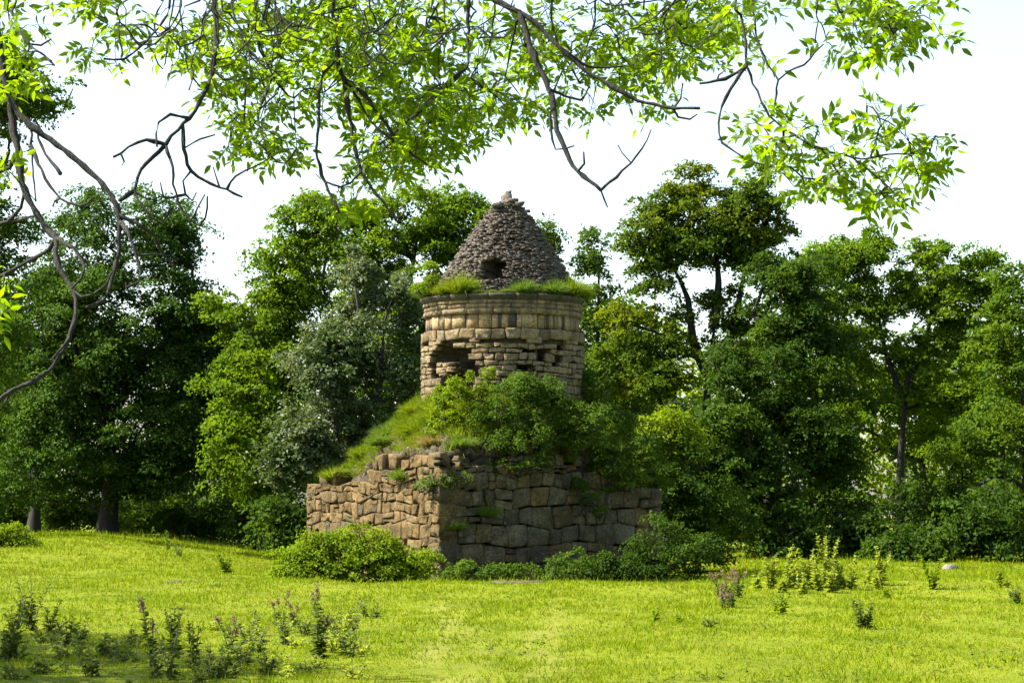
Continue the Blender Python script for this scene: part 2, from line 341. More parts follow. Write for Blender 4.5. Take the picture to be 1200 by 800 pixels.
def tree(name, label, cat, trunks, lobes, mat, clump=0.75, per=220, size=0.13, dens=1.0, r0=0.22, inner=0.28, group=None, barkm='bark', flat=0.5, limbs=True, ragged=0.22, lod=1.0):
    """trunks: lists of world points from the ground up; lobes: (centre, radii, clumps)"""
    base = np.array(trunks[0][0], float); per = int(per * 1.35); size = size * 0.9; dens = dens * 0.85
    per = int(per * 0.66 * lod); size *= 1.18 / math.sqrt(lod) ** 0.8
    if clump > 0.5: clump *= 0.66; dens *= 1.9; per = int(per * 0.55); size *= 0.92
    root = empty(name, base, label, cat, group)
    cl, outs, rads = [], [], []
    lob = []
    for c, rad, n in lobes:
        c = np.asarray(c); rad = np.asarray(rad); lob.append((c, rad * 0.93, n * 0.55))
        for d in sphere(5):
            lob.append((c + d * rad * 0.78, rad * rng.uniform(0.26, 0.48), n * 0.11))
    for c, rad, n in lob:
        n = max(3, int(n * dens)); d = sphere(n * 2)
        d = d[(d[:, 2] > -0.9)][:n]; d = d[(d[:, 1] < 0.35) | (rng.random(len(d)) < 0.45)]      # fewer boughs on the far side
        sh = np.where(rng.random(len(d)) < inner, 0.25 + 0.45 * rng.random(len(d)), 0.72 + 0.38 * rng.random(len(d)))
        ph = rng.uniform(0, 6, 4)      # uneven outline
        und = 1 + ragged * (np.sin(d[:, 0] * 4.3 + ph[0]) * np.sin(d[:, 2] * 5.1 + ph[1]) + 0.6 * np.sin(d[:, 1] * 7 + d[:, 0] * 5 + ph[2]))
        P = c + d * rad * (sh * und)[:, None]
        cl.append(P); outs.append(d); rads.append(clump * (0.45 + 0.95 * rng.random(len(d)) ** 1.3))
    cl = np.concatenate(cl); outs = np.concatenate(outs); rads = np.concatenate(rads)
    gz = ground_z(cl[:, 0], cl[:, 1]) + 0.04
    ok = cl[:, 2] > gz; cl, outs, rads = cl[ok], outs[ok], rads[ok]
    # wood
    nodes, par, mb = [], [], MB()
    tr = []
    for T in trunks:
        P = resample(T, 0.5); b = len(nodes)
        if tr:  # later trunks spring from the nearest point of the first
            j = int(np.argmin([np.linalg.norm(np.array(nm) - P[0]) for nm in nodes]))
        else: j = -1
        for k, p in enumerate(P): nodes.append(p); par.append(j if k == 0 else b + k - 1)
        tr.append((b, len(P)))
    tmb = MB()
    for q, (b, n) in enumerate(tr):
        P = np.array(nodes[b:b + n]); f = np.linspace(0, 1, n)
        rr = r0 * (1 if q == 0 else 0.62) * (1 - 0.88 * f)
        if q == 0 or b == 0: rr = rr * (1 + 0.35 * np.exp(-f * n * 0.9))
        tmb.tube(P, rr, 9)
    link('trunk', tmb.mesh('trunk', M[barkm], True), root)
    if limbs:
        nl_ = 130 if r0 > 0.19 and lod == 1.0 else 45; sel = cl if len(cl) < nl_ else cl[rng.permutation(len(cl))[:nl_]]
        skip = max(0, int(tr[0][1] * 0.3))
        nn, pp, chains, cnt = grow(nodes, par, sel - np.array([0, 0, 0.15]), 4)
        lm = MB(); tot = max(1, len(chains))
        for ch in chains:
            P = nn[ch]; r = np.maximum(0.016, r0 * 0.75 * (cnt[ch] / tot) ** 0.5); r[0] = r[1]; r[-1] = 0.012
            lm.tube(P, r, 5)
        link('limbs', lm.mesh('limbs', M[barkm], True), root, kind='stuff')
    Ps, Ds, Ns, Ls = [], [], [], []
    for c, o, r in zip(cl, outs, rads):
        n = max(12, int(per * (r / clump) ** 2))
        for X, Y in zip((Ps, Ds, Ns, Ls), clump_leaves(c, o, r, n, size, flat)): X.append(Y)
    Ps, Ds, Ns, Ls = map(np.concatenate, (Ps, Ds, Ns, Ls))
    V, Q = leaf_quads(Ps, Ds, Ns, Ls, Ls * (0.50 + 0.2 * rng.random(len(Ls))))
    link('crown', np_mesh('crown', V, Q, mat), root, kind='stuff')
    return root
def lobe(u, v, ru, rv, Y, n, ry=None, dy=0.0):
    s = (Y + dy) / F
    return (at(u, v, Y + dy), np.array([ru * s, (ry if ry else ru * s * 0.9), rv * s]), n)
def gpt(u, Y, sink=0.1):
    x = (u - 600) / F * Y / cp * 1.0
    return np.array([x, Y, float(ground_z(x, Y)) - sink])

# ------------------------------------------------------------------ the ruined tower
TC = np.array([-0.23, 62.0])       # axis of the drum
BC = np.array([-0.74, 62.0])       # centre of the square base
H = 3.15                            # half side of the base
NR = np.array([math.sin(R(33)), -math.cos(R(33))]); NL = np.array([-math.cos(R(33)), -math.sin(R(33))])
z_cone_top = zat(229, 62); z_cornice = zat(343, 60); z_frieze = zat(367, 60); z_row = zat(384, 60); z_rub = zat(396, 60); z_drum = 3.6
RD = 2.0
tower = empty('ruined_tower', (TC[0], TC[1], 0), 'ruined round stone tower with conical rubble roof on an overgrown square base', 'tower')

def stone_mesh(poly, fmap, depth, bulge, ch, mat, jit=0.016):
    """one rough stone: outline in the wall's plane, chamfered, with a bulging face; fmap(s, z, out) -> world"""
    P = np.array(poly, float); c = P.mean(0); k = len(P)
    w = np.linalg.norm(P - c, axis=1)[:, None]
    in1 = c + (P - c) * (1 - np.minimum(0.45, ch / w)); in2 = c + (P - c) * (0.5 + 0.25 * rng.random((k, 1)))
    j = lambda: rng.normal(size=k) * jit
    rings = [np.c_[P, np.full(k, -depth)], np.c_[P, -ch * 1.1 + j()], np.c_[in1, bulge * 0.7 + j()], np.c_[in2, bulge * 1.1 + j() * 1.4]]
    V = np.vstack(rings + [np.array([[c[0], c[1], bulge * 1.15 + rng.normal() * jit]]), np.array([[c[0], c[1], -depth]])])
    W = np.array([fmap(*p) for p in V])
    Q, T = [], []
    for r in range(3):
        for i in range(k):
            i2 = (i + 1) % k; Q.append([r * k + i, r * k + i2, (r + 1) * k + i2, (r + 1) * k + i])
    for i in range(k):
        i2 = (i + 1) % k; T.append([3 * k + i, 3 * k + i2, 4 * k]); T.append([i2, i, 4 * k + 1])
    return W, np.array(Q), np.array(T)
def rough_quad(s0, s1, za, zb, gap, jt, slant=0.09):
    """outline of a stone between two course lines (za, zb are functions of s), with knocked-off corners"""
    w = s1 - s0; sl = lambda s, z: 0.0 if slant == 0 else slant * math.sin(61.7 * s + 9.1 * za(0.0))
    hm = zb((s0 + s1) / 2) - za((s0 + s1) / 2); e0 = sl(s0, 0) * hm; e1 = sl(s1, 0) * hm
    def J(a=1): return random.gauss(0, jt * a)
    h = zb((s0 + s1) / 2) - za((s0 + s1) / 2); cc = min(w, h)
    k1, k2, k3, k4 = [random.uniform(0.03, 0.17) * cc for _ in range(4)]
    g = gap / 2
    pts = [(s0 + g + k1 - e0, za(s0 + k1) + g + J()), (s1 - g - k2 - e1, za(s1 - k2) + g + J()), (s1 - g + J(.6) - e1 * .7, za(s1) + g + k2 * .8), (s1 - g + J(.6) + e1 * .7, zb(s1) - g - k3 * .8),
           (s1 - g - k3 + e1, zb(s1 - k3) - g + J()), (s0 + g + k4 + e0, zb(s0 + k4) - g + J()), (s0 + g + J(.6) + e0 * .7, zb(s0) - g - k4 * .8), (s0 + g + J(.6) - e0 * .7, za(s0) + g + k1 * .8)]
    return pts
def courses(length, zb, zt, hs, ws, keep, emit, split=0.25, gap=0.030, wav=0.06, jt=0.026):
    """lays courses of uneven stones; keep(s, z) says whether a stone still stands there"""
    z = zb; lines = [(z, 0, 0)]
    while z < zt:
        z += hs(z) * random.uniform(0.75, 1.3); lines.append((z, random.uniform(0, 6), random.uniform(0, 6)))
    def mk(l):
        z0, p1, p2 = l
        return lambda s: z0 + (wav * math.sin(s * 1.9 + p1) + wav * 0.7 * math.sin(s * 4.7 + p2) if z0 > zb else 0)
    for la, lb in zip(lines[:-1], lines[1:]):
        fa, fb = mk(la), mk(lb); s = -random.random() * 0.1
        s = 0.0
        while s < length - 0.02:
            w = ws(la[0]) * random.uniform(0.6, 1.6)
            if length - s - w < 0.18: w = length - s
            s1 = s + w; sm = (s + s1) / 2; zm = (fa(sm) + fb(sm)) / 2
            if keep(sm, zm):
                if random.random() < split and fb(sm) - fa(sm) > 0.17:
                    f = random.uniform(0.4, 0.62)
                    fm = lambda x, f=f: fa(x) + (fb(x) - fa(x)) * f
                    emit(rough_quad(s, s1, fa, fm, gap, jt)); emit(rough_quad(s, s1, fm, fb, gap, jt))
                else: emit(rough_quad(s, s1, fa, fb, gap, jt))
            s = s1

# height of the broken wall top around the base
tz_a = np.array([168, 200, 235, 258, 280, 303, 320, 335, 348, 390, 438, 480, 528])
tz_z = np.array([2.22, 2.58, 2.88, 2.88, 2.98, 3.10, 2.95, 2.62, 2.35, 2.4, 2.4, 2.35, 2.20])
def topz(p):
    an = math.degrees(math.atan2(p[1] - BC[1], p[0] - BC[0])) % 360
    if an < 168: an += 360
    return float(np.interp(an, tz_a, tz_z))
# earth and rubble core of the base with the mound that climbs to the drum
mb = MB(); nseg = 120; rings = []
def sq_r(th):
    d = np.array([math.cos(th), math.sin(th)])
    return (H - 0.40) / max(abs(d @ NR), abs(d @ NL))
noise2 = lambda a, b: 0.5 * math.sin(a * 3.1 + b * 2.3) + 0.3 * math.sin(a * 7.7 - b * 4.1 + 1) + 0.2 * math.sin(a * 15.3 + b * 9.7 + 2)
def mound_pt(th, f):
    """f = 0 at the wall top, 1 at the drum"""
    d = np.array([math.cos(th), math.sin(th)]); a = BC + d * sq_r(th); b = TC + d * (RD - 0.15)
    p = a + (b - a) * f; zt = topz(a)
    z = zt + (4.30 - zt) * (f ** 0.88) + 0.07 * noise2(th * 2, f * 3) * math.sin(math.pi * min(1, f + .1))
    return np.array([p[0], p[1], z])
for k in range(11):
    row = []
    for i in range(nseg):
        th = 2 * math.pi * i / nseg
        if k == 0: d = np.array([math.cos(th), math.sin(th)]); p = BC + d * sq_r(th); row.append([p[0], p[1], -0.5])
        else: row.append(mound_pt(th, (k - 1) / 9))
    rings.append(row)
V = np.array(rings).reshape(-1, 3)
Q = [[r * nseg + i, r * nseg + (i + 1) % nseg, (r + 1) * nseg + (i + 1) % nseg, (r + 1) * nseg + i] for r in range(10) for i in range(nseg)]
base = link('base', np_mesh('base', V, np.array(Q), M['earth'], True), tower)

STONES = []
def place_stones(parent, fmap, mats, visible, depth, ch, bulge, stash):
    def emit(poly):
        c = np.mean(np.array(poly), 0); pr = random.uniform(-0.022, 0.016) * (1.0 if depth > 0.3 else 0.8)
        W, Q, T = stone_mesh(poly, lambda s, z, o: fmap(s, z, o + pr), depth, bulge, ch, None, 0.011 if depth > 0.3 else 0.007)
        if visible:
            w = np.ptp(W[:, 0]); h = np.ptp(W[:, 2])
            STONES.append((w * h * (0.1 if parent is base and c[1] < 0.55 else 1.0), W, Q, T, mats(*c), parent))
        else: stash.add(W, Q, T)
    return emit
def build_stones(limit=292):
    STONES.sort(key=lambda t: -t[0]); rest = {}
    for k, (ar, W, Q, T, mat, parent) in enumerate(STONES):
        if k < limit:
            off = W.mean(0); o = bpy.data.objects.new('stone', np_mesh('stone', W - off, [Q, T], M[mat])); col.objects.link(o); o.parent = parent
            po = np.zeros(3); qq = parent
            while qq is not None: po += np.array(qq.location); qq = qq.parent
            o.location = tuple(off - po)
        else: rest.setdefault((parent.name, mat), (parent, MB()))[1].add(W, Q, T)
    for (pn, mat), (parent, mb) in rest.items(): link('small_stones', mb.mesh('small_stones', M[mat + '_joined']), parent, kind='stuff')
def wall_map(K, t, n):
    return lambda s, z, o: (K[0] + t[0] * s + n[0] * o, K[1] + t[1] * s + n[1] * o, z)
K_near = BC + H * (NR + NL)
hidden = MB()
gzb = float(ground_z(*K_near)) - 0.25
def hl(z): return 0.36 if z < 1.2 else 0.27
emitL = place_stones(base, wall_map(K_near, -NR, NL), lambda s, z: 'stone_sun' if random.random() < 0.92 else 'stone_grey', True, 0.45, 0.014, 0.006, None)
courses(2 * H, gzb, 3.0, hl, lambda z: 0.36 if z < 1.5 else 0.27, lambda s, z: z < topz(K_near - NR * s) - 0.06 + 0.12 * math.sin(s * 2.7) + random.uniform(-0.22, 0.14), emitL, 0.22, 0.013, 0.045, 0.02)
emitR = place_stones(base, wall_map(K_near, -NL, NR), lambda s, z: 'stone_grey' if random.random() < 0.75 else 'stone_sun', True, 0.45, 0.015, 0.007, None)
def keepR(s, z):
    if abs(s - (3.93 + 0.10 * (z - 2))) < 0.12 and z > 1.95: return False          # the open fissure
    return z < topz(K_near - NL * s) - 0.06 + 0.14 * math.sin(s * 2.3 + 1) + random.uniform(-0.3, 0.14)
courses(2 * H, gzb, 3.3, lambda z: 0.40 if z < 1.6 else (0.34 if z < 2.2 else 0.19), lambda z: 0.40 if z < 2.0 else 0.25, keepR, emitR, 0.30, 0.014, 0.05, 0.02)
K_far = BC - H * (NR + NL)
for t, n in ((NR, -NL), (NL, -NR)):
    courses(2 * H, gzb, 2.7, lambda z: 0.45, lambda z: 0.5, lambda s, z: z < topz(K_far + t * s) + random.uniform(-0.15, 0.1), place_stones(base, wall_map(K_far, t, n), None, False, 0.33, 0.05, 0.045, hidden), 0.2)

# drum: rubble face over a mortar core with the hollow where stones have fallen
def cyl(rad): return lambda s, z, o: (TC[0] + (rad + o) * math.sin(s / rad), TC[1] - (rad + o) * math.cos(s / rad), z)
def su(u): return math.asin(max(-0.99, min(0.99, (u - 589.0) / 96.5))) * RD     # arc length of a picture column on the drum
HOL = [(su(508), zat(428, 60), 0.20, 0.42), (su(524), zat(412, 60), 0.55, 0.20), (su(545), zat(426, 60), 0.30, 0.36), (su(533), zat(447, 60), 0.42, 0.30), (su(551), zat(445, 60), 0.2, 0.25),
       (su(639), zat(416, 60), 0.13, 0.22), (su(653), zat(421, 60), 0.19, 0.13), (su(661), zat(407, 60), 0.20, 0.10), (su(622), zat(410, 60), 0.15, 0.08), (su(616), zat(429, 60), 0.16, 0.08)]
def in_hole(s, z, g=1.0): return any(((s - a) / (c * g)) ** 2 + ((z - b) / (d * g)) ** 2 < 1 for a, b, c, d in HOL)
nth, nz = 160, 60; zs = np.linspace(z_drum, z_row + 0.1, nz); V = []
for z in zs:
    for i in range(nth):
        s = (i / nth * 2 - 1) * math.pi * RD
        r = RD - 0.16 + 0.02 * noise2(s * 3, z * 5)
        if in_hole(s, z, 1.05): r -= 0.62 + 0.08 * noise2(s * 9, z * 11)
        V.append((TC[0] + r * math.sin(s / RD), TC[1] - r * math.cos(s / RD), z))
Q = [[r * nth + i, r * nth + (i + 1) % nth, (r + 1) * nth + (i + 1) % nth, (r + 1) * nth + i] for r in range(nz - 1) for i in range(nth)]
drum = link('drum', np_mesh('drum', np.array(V), np.array(Q), M['mortar'], True), tower)
def vis_arc(s): return abs(s / RD) < R(98)
dvis = place_stones(drum, cyl(RD), lambda s, z: 'stone_drum', True, 0.2, 0.010, 0.004, None)
dhid = place_stones(drum, cyl(RD), None, False, 0.2, 0.028, 0.028, hidden)
def demit(poly):
    c = np.mean(np.array(poly), 0); s = c[0] - math.pi * RD
    p = [(a - math.pi * RD, b) for a, b in poly]
    (dvis if vis_arc(s) and c[1] > 4.05 else dhid)(p)
courses(2 * math.pi * RD, z_drum + 0.05, z_rub - 0.06, lambda z: 0.15, lambda z: 0.27, lambda s, z: z < z_rub - 0.03 and not in_hole(s - math.pi * RD, z), demit, 0.08, 0.018, 0.016, 0.010)
# the bigger course below the frieze
s = 0.0; rowc = lambda zz: (lambda x: zz + 0.012 * math.sin(x * 5))
while s < 2 * math.pi * RD - 0.05:
    w = random.uniform(0.28, 0.50)
    if 2 * math.pi * RD - s - w < 0.25: w = 2 * math.pi * RD - s
    demit(rough_quad(s, s + w, rowc(z_rub - 0.02), rowc(z_row), 0.02, 0.008)); s += w
build_stones()
# loose stones left inside the hollow
for a, b in ((512, 445), (530, 425), (536, 437), (527, 430), (522, 419), (540, 450), (548, 436), (533, 412)):
    s0 = su(a); zz = zat(b, 60); w = random.uniform(0.10, 0.17); h = random.uniform(0.08, 0.13)
    W, Q, T = stone_mesh(rough_quad(s0 - w, s0 + w, lambda x: zz - h, lambda x: zz + h, 0.01, 0.02), lambda s, z, o: cyl(RD)(s, z, o - 0.2), 0.3, 0.04, 0.04, None, 0.02)
    m = np_mesh('stone', W - W.mean(0), [Q, T], M['stone_drum']); o = bpy.data.objects.new('stone', m); col.objects.link(o); o.parent = drum; o.location = tuple(W.mean(0) - np.array([TC[0], TC[1], 0]))

# frieze, mouldings and cornice: rings of dressed blocks, each swept along its own arc
def arc_block(name, parent, a0, a1, prof, mat, jit=0.006):
    """prof: outline (radius, height), counter-clockwise"""
    am = (a0 + a1) / 2; n = max(3, int(abs(a1 - a0) / R(4)) + 1); k = len(prof); dr = random.gauss(0, jit); dz = random.gauss(0, jit * 0.5)
    rm = prof[0][0]; org = np.array([TC[0] + rm * math.sin(am), TC[1] - rm * math.cos(am), prof[0][1]])
    V = []
    for i in range(n):
        a = a0 + (a1 - a0) * i / (n - 1)
        for r, z in prof:
            e = random.gauss(0, 0.004); V.append((TC[0] + (r + dr + e) * math.sin(a), TC[1] - (r + dr + e) * math.cos(a), z + dz + random.gauss(0, 0.003)))
    V = np.array(V) - org; Q = []
    for i in range(n - 1):
        for j in range(k): j2 = (j + 1) % k; Q.append([i * k + j, i * k + j2, (i + 1) * k + j2, (i + 1) * k + j])
    V = np.vstack([V, V[:k].mean(0), V[-k:].mean(0)]); T = []
    for j in range(k):
        j2 = (j + 1) % k; T.append([j2, j, n * k]); T.append([(n - 1) * k + j, (n - 1) * k + j2, n * k + 1])
    m = np_mesh(name, V, [np.array(Q), np.array(T)], mat); o = bpy.data.objects.new(name, m); col.objects.link(o); o.parent = parent
    po = np.zeros(3); qq = parent
    while qq is not None: po += np.array(qq.location); qq = qq.parent
    o.location = tuple(org - po); return o
def ring(name, parent, prof, wmin, wmax, rad, mat, gap=0.012, off=0.0):
    a = -math.pi + off; end = math.pi + off
    while a < end - 0.01:
        w = random.uniform(wmin, wmax) / rad
        if end - a - w < wmin * 0.7 / rad: w = end - a
        arc_block(name, parent, a + gap / rad / 2, a + w - gap / rad / 2, prof, mat() if callable(mat) else mat); a += w
z0 = z_cornice; hC = z_cornice - z_frieze       # about half a metre in all
cor = MB(); k = 72
core_prof = [(1.55, z_row - 0.05), (1.72, z_row - 0.05), (1.72, z_frieze), (1.80, z_frieze + hC * .3), (1.80, z0 - 0.06), (1.45, z0 - 0.02)]
V = np.array([[TC[0] + r * math.sin(2 * math.pi * i / k), TC[1] - r * math.cos(2 * math.pi * i / k), z] for i in range(k) for r, z in core_prof]); kk = len(core_prof)
Q = [[i * kk + j, i * kk + (j + 1) % kk, ((i + 1) % k) * kk + (j + 1) % kk, ((i + 1) % k) * kk + j] for i in range(k) for j in range(kk)]
cornice = link('cornice', np_mesh('cornice', V, np.array(Q), M['mortar']), tower)
rf = 1.885
ring('frieze_block', cornice, [(1.65, z_row + 0.012), (rf, z_row + 0.012), (rf + 0.004, (z_row + z_frieze) / 2), (rf, z_frieze - 0.008), (1.65, z_frieze - 0.008)], 0.20, 0.60, rf, M['ashlar'], 0.022)
zz = z_frieze
ring('moulding_block', cornice, [(1.68, zz), (1.90, zz), (1.945, zz + .025), (1.965, zz + .07), (1.95, zz + .12), (1.915, zz + .145), (1.68, zz + .145)], 0.4, 0.8, 1.95, M['cornice'], 0.010, 0.05)
zz = z_frieze + 0.15
ring('band_block', cornice, [(1.70, zz), (1.935, zz), (1.94, zz + .055), (1.94, zz + .10), (1.70, zz + .10)], 0.26, 0.62, 1.94, M['cornice'], 0.012, 0.11)
zz += 0.105
ring('band_block', cornice, [(1.72, zz), (1.955, zz), (1.96, zz + .04), (1.96, zz + .08), (1.72, zz + .08)], 0.3, 0.62, 1.95, M['cornice'], 0.012, 0.02)
zz += 0.085
ring('cornice_block', cornice, [(1.60, zz), (1.965, zz), (1.985, zz + .04), (2.02, zz + .075), (2.035, zz + .10), (2.035, z0 - 0.035), (2.02, z0), (1.60, z0 + 0.01)], 0.42, 0.75, 2.0, M['slab'], 0.014, 0.3)

# conical roof of small rubble
prof = [(0.0, zat(236, 62)), (0.16, zat(240, 62)), (0.33, zat(243, 62)), (0.55, zat(258, 62)), (0.76, zat(271, 62)), (1.16, zat(301, 62)), (1.45, zat(322, 62)), (1.66, zat(340, 62)), (1.72, z0 - 0.05)]
pr = np.array(prof); CX, CYy = TC[0] + 0.10, TC[1]
def cone_r(z): return float(np.interp(-z, -pr[:, 1], pr[:, 0]))
hole_a, hole_z0, hole_z1 = -0.22, zat(331, 60.8), zat(304, 60.8)
def in_door(a, z, g=0.0):
    w = (0.29 + g) * (1 + 0.25 * math.sin(z * 23)) if z < hole_z0 + 0.3 else max(0, (0.29 + g) * math.sqrt(max(0, 1 - ((z - hole_z0 - 0.3) / (0.30 + g)) ** 2)))
    r = max(cone_r(z), 0.2); return hole_z0 - g < z < hole_z1 + g and abs((a - hole_a) * r) < w
nth = 128; zs = np.linspace(z0 - 0.06, prof[0][1], 50); V = []
for z in zs:
    for i in range(nth):
        a = (i / nth * 2 - 1) * math.pi; r = max(0.01, cone_r(z) - 0.07 + 0.03 * noise2(a * 3, z * 4))
        if in_door(a, z, 0.02): r = max(0.05, r - 0.75)
        V.append((CX + r * math.sin(a), CYy - r * math.cos(a), z))
Q = [[r * nth + i, r * nth + (i + 1) % nth, (r + 1) * nth + (i + 1) % nth, (r + 1) * nth + i] for r in range(49) for i in range(nth)]
cone = link('roof_cone', np_mesh('roof_cone', np.array(V), np.array(Q), M['mortar']), tower)
def rock_box(c, X, Y, Z, hx, hy, hz):
    s = np.array([[-1, -1, -1], [1, -1, -1], [1, 1, -1], [-1, 1, -1], [-1, -1, 1], [1, -1, 1], [1, 1, 1], [-1, 1, 1]], float)
    s = s * (1 + rng.normal(size=(8, 3)) * 0.16)
    V = c + s[:, :1] * hx * X + s[:, 1:2] * hy * Y + s[:, 2:] * hz * Z
    return V, np.array([[0, 3, 2, 1], [4, 5, 6, 7], [0, 1, 5, 4], [1, 2, 6, 5], [2, 3, 7, 6], [3, 0, 4, 7]])
sl = MB(); z = z0 - 0.04
while z < prof[0][1] + 0.02:
    h = random.uniform(0.03, 0.055); r = max(0.05, cone_r(z)); a = -math.pi + random.random() * 0.1
    while a < math.pi:
        w = random.uniform(0.04, 0.15); aw = w / r; am = a + aw / 2
        if not in_door(am, z):
            o = random.gauss(0.01, 0.034) - (0.07 if random.random() < 0.12 else 0) + 0.05 * noise2(am * 2.2, z * 3); zz = z + h / 2 + random.gauss(0, 0.014); h_ = h * random.uniform(0.8, 1.5)
            X = np.array([math.cos(am), math.sin(am), random.gauss(0, 0.17)]); Y = np.array([math.sin(am), -math.cos(am), 0.0]) ; Z = unit(np.array([0.25 * math.sin(am), -0.25 * math.cos(am), 1.0]))
            c = np.array([CX, CYy, zz]) + Y * (r - 0.06 + o)
            sl.add(*rock_box(c, X, Y, Z, w / 2 * 0.95, 0.09, h_ / 2 * 0.95))
        a += aw
    z += h * 0.95
link('roof_rubble', sl.mesh('roof_rubble', M['slate']), cone, kind='stuff')
# finial stub and a few tilted stones near the top
fm = MB()
for c, s3 in (((0.0, 0, 0.06), (0.11, 0.10, 0.11)), ((0.01, 0.0, 0.17), (0.07, 0.07, 0.08)), ((0.02, 0, -0.02), (0.17, 0.16, 0.05))):
    p = np.array([CX + 0.02, CYy, prof[0][1]]) + np.array(c); fm.add(*rock_box(p, np.array([1, 0.1, 0.1]), np.array([-0.1, 1, 0]), np.array([0, 0, 1.0]), *s3))
link('finial', fm.mesh('finial', M['slate']), cone)
for uu, vv in ((583, 241), (609, 239), (601, 235)):
    p = at(uu, vv, 61.6); fm = MB(); fm.add(*rock_box(p, np.array([1, 0.2, random.gauss(0, 0.2)]), np.array([0, 1, 0]), np.array([0, 0, 1.0]), 0.12, 0.12, 0.045))
    link('capping_stone', fm.mesh('capping_stone', M['slate']), cone)
link('hidden_stones', hidden.mesh('hidden_stones', M['stone_grey_joined']), tower, kind='stuff')
# rubble lying on the mound and along the broken wall top
rb = MB()
for q in range(520):
    th = rng.uniform(0, 2 * math.pi) if q < 170 else R(rng.uniform(195, 350)); f = rng.random() ** 1.6 if q < 170 else rng.random() ** 2 * 0.35; p = mound_pt(th, f)
    s = (rng.uniform(0.06, 0.17) if q < 170 else rng.uniform(0.05, 0.13)) * (1.2 - 0.5 * f); X = unit(rng.normal(size=3)); Y = unit(np.cross(X, rng.normal(size=3))); Z = np.cross(X, Y)
    rb.add(*rock_box(p + np.array([0, 0, s * 0.2]), X, Y, Z, s, s * 0.8, s * 0.55))
link('rubble', rb.mesh('rubble', M['stone_grey']), base, kind='stuff')

# ------------------------------------------------------------------ trees round the clearing
B = lambda u, Y, *up: [gpt(u, Y)] + [at(a, b, Y) for a, b in up]
tree('domed_tree', 'large dark green tree with a rounded dome crown left of the clearing', 'tree',
     [B(128, 82, (130, 560), (126, 480), (128, 380)), [at(128, 500, 82), at(95, 430, 82), at(75, 350, 82)], [at(128, 490, 82), at(170, 420, 82), at(195, 350, 82)]],
     [lobe(135, 300, 95, 88, 82, 110), lobe(120, 375, 118, 95, 82, 120), lobe(70, 460, 110, 90, 82, 90), lobe(190, 470, 95, 100, 82, 110), lobe(130, 520, 130, 70, 82, 80), lobe(226, 375, 40, 55, 82, 44), lobe(245, 440, 40, 60, 82, 40), lobe(30, 390, 70, 60, 83, 40), lobe(50, 560, 90, 34, 83, 50), lobe(205, 555, 80, 42, 82, 60)],
     M['leaf_blue'], 0.80, 260, 0.12, dens=1.5, r0=0.32, flat=0.40, ragged=0.05, inner=0.22)
tree('forked_tree', 'tree with two slim dark trunks at the shady left end of the meadow', 'tree',
     [B(42, 86, (42, 560), (30, 500)), [at(42, 600, 86), at(55, 555, 86), at(62, 480, 86)]],
     [lobe(20, 500, 80, 60, 88, 60), lobe(60, 460, 70, 60, 89, 50), lobe(-50, 520, 60, 60, 88, 40)], M['leaf_deep'], 0.8, 170, 0.15, r0=0.22)
tree('tall_edge_tree', 'tall bluish green tree at the meadow edge behind the bare hanging twigs', 'tree',
     [B(-70, 74, (-70, 450), (-60, 250), (-40, 120))],
     [lobe(20, 105, 66, 45, 74, 60), lobe(-50, 130, 90, 80, 74, 60), lobe(-30, 250, 60, 70, 74, 50), lobe(-30, 380, 62, 90, 74, 60), lobe(-50, 500, 60, 80, 74, 40)], M['leaf_mid'], 0.7, 230, 0.13, r0=0.35)
tree('bright_green_tree', 'bright yellow green leafy tree between the domed tree and the silvery one', 'tree',
     [B(318, 80, (315, 560), (320, 470), (340, 340)), [at(318, 540, 80), at(290, 480, 80), at(285, 400, 80)]],
     [lobe(370, 275, 48, 42, 80, 50), lobe(335, 320, 60, 50, 80, 60), lobe(295, 370, 48, 50, 80, 55), lobe(345, 400, 62, 70, 80, 55), lobe(300, 450, 55, 60, 79, 70), lobe(285, 530, 45, 55, 78, 60), lobe(330, 540, 50, 60, 79, 50)],
     M['leaf_bright'], 0.72, 230, 0.13, r0=0.30)
tree('silvery_tree', 'silvery grey green tree with pale leaves just left of the ruined tower', 'tree',
     [B(372, 72, (385, 570), (400, 480), (420, 360)), [at(380, 560, 72), at(440, 470, 72), at(450, 380, 72)]],
     [lobe(392, 410, 50, 45, 72, 55), lobe(388, 450, 62, 60, 72, 70), lobe(350, 530, 45, 50, 71, 55), lobe(440, 350, 52, 60, 73, 50), lobe(455, 430, 55, 70, 73, 50), lobe(420, 530, 60, 60, 72, 50)],
     M['leaf_silver'], 0.58, 240, 0.115, dens=1.25, r0=0.26, flat=0.7, inner=0.4)
tree('tall_back_tree', 'tall green tree rising behind the conical roof with a broad leafy top', 'tree',
     [B(470, 88, (470, 500), (475, 380), (490, 270)), [at(470, 430, 88), at(530, 330, 88), at(550, 270, 88)]],
     [lobe(480, 250, 72, 46, 88, 80), lobe(545, 265, 42, 36, 88, 45), lobe(430, 290, 52, 55, 88, 60), lobe(500, 330, 80, 60, 88, 70), lobe(450, 400, 70, 80, 88, 60), lobe(530, 430, 60, 80, 88, 50)],
     M['leaf_bright'], 0.70, 260, 0.13, r0=0.34)
tree('slim_tree', 'slim airy tree with loose light green foliage right behind the tower', 'tree',
     [B(690, 84, (692, 500), (700, 400), (702, 300)), [at(692, 480, 84), at(650, 380, 84), at(640, 290, 84)]],
     [lobe(702, 300, 24, 34, 84, 28), lobe(700, 365, 34, 40, 84, 32), lobe(690, 440, 42, 55, 84, 40), lobe(638, 285, 18, 24, 84, 16), lobe(730, 470, 40, 50, 84, 40), lobe(690, 530, 60, 50, 84, 40)],
     M['leaf_shrub'], 0.6, 170, 0.12, r0=0.2)
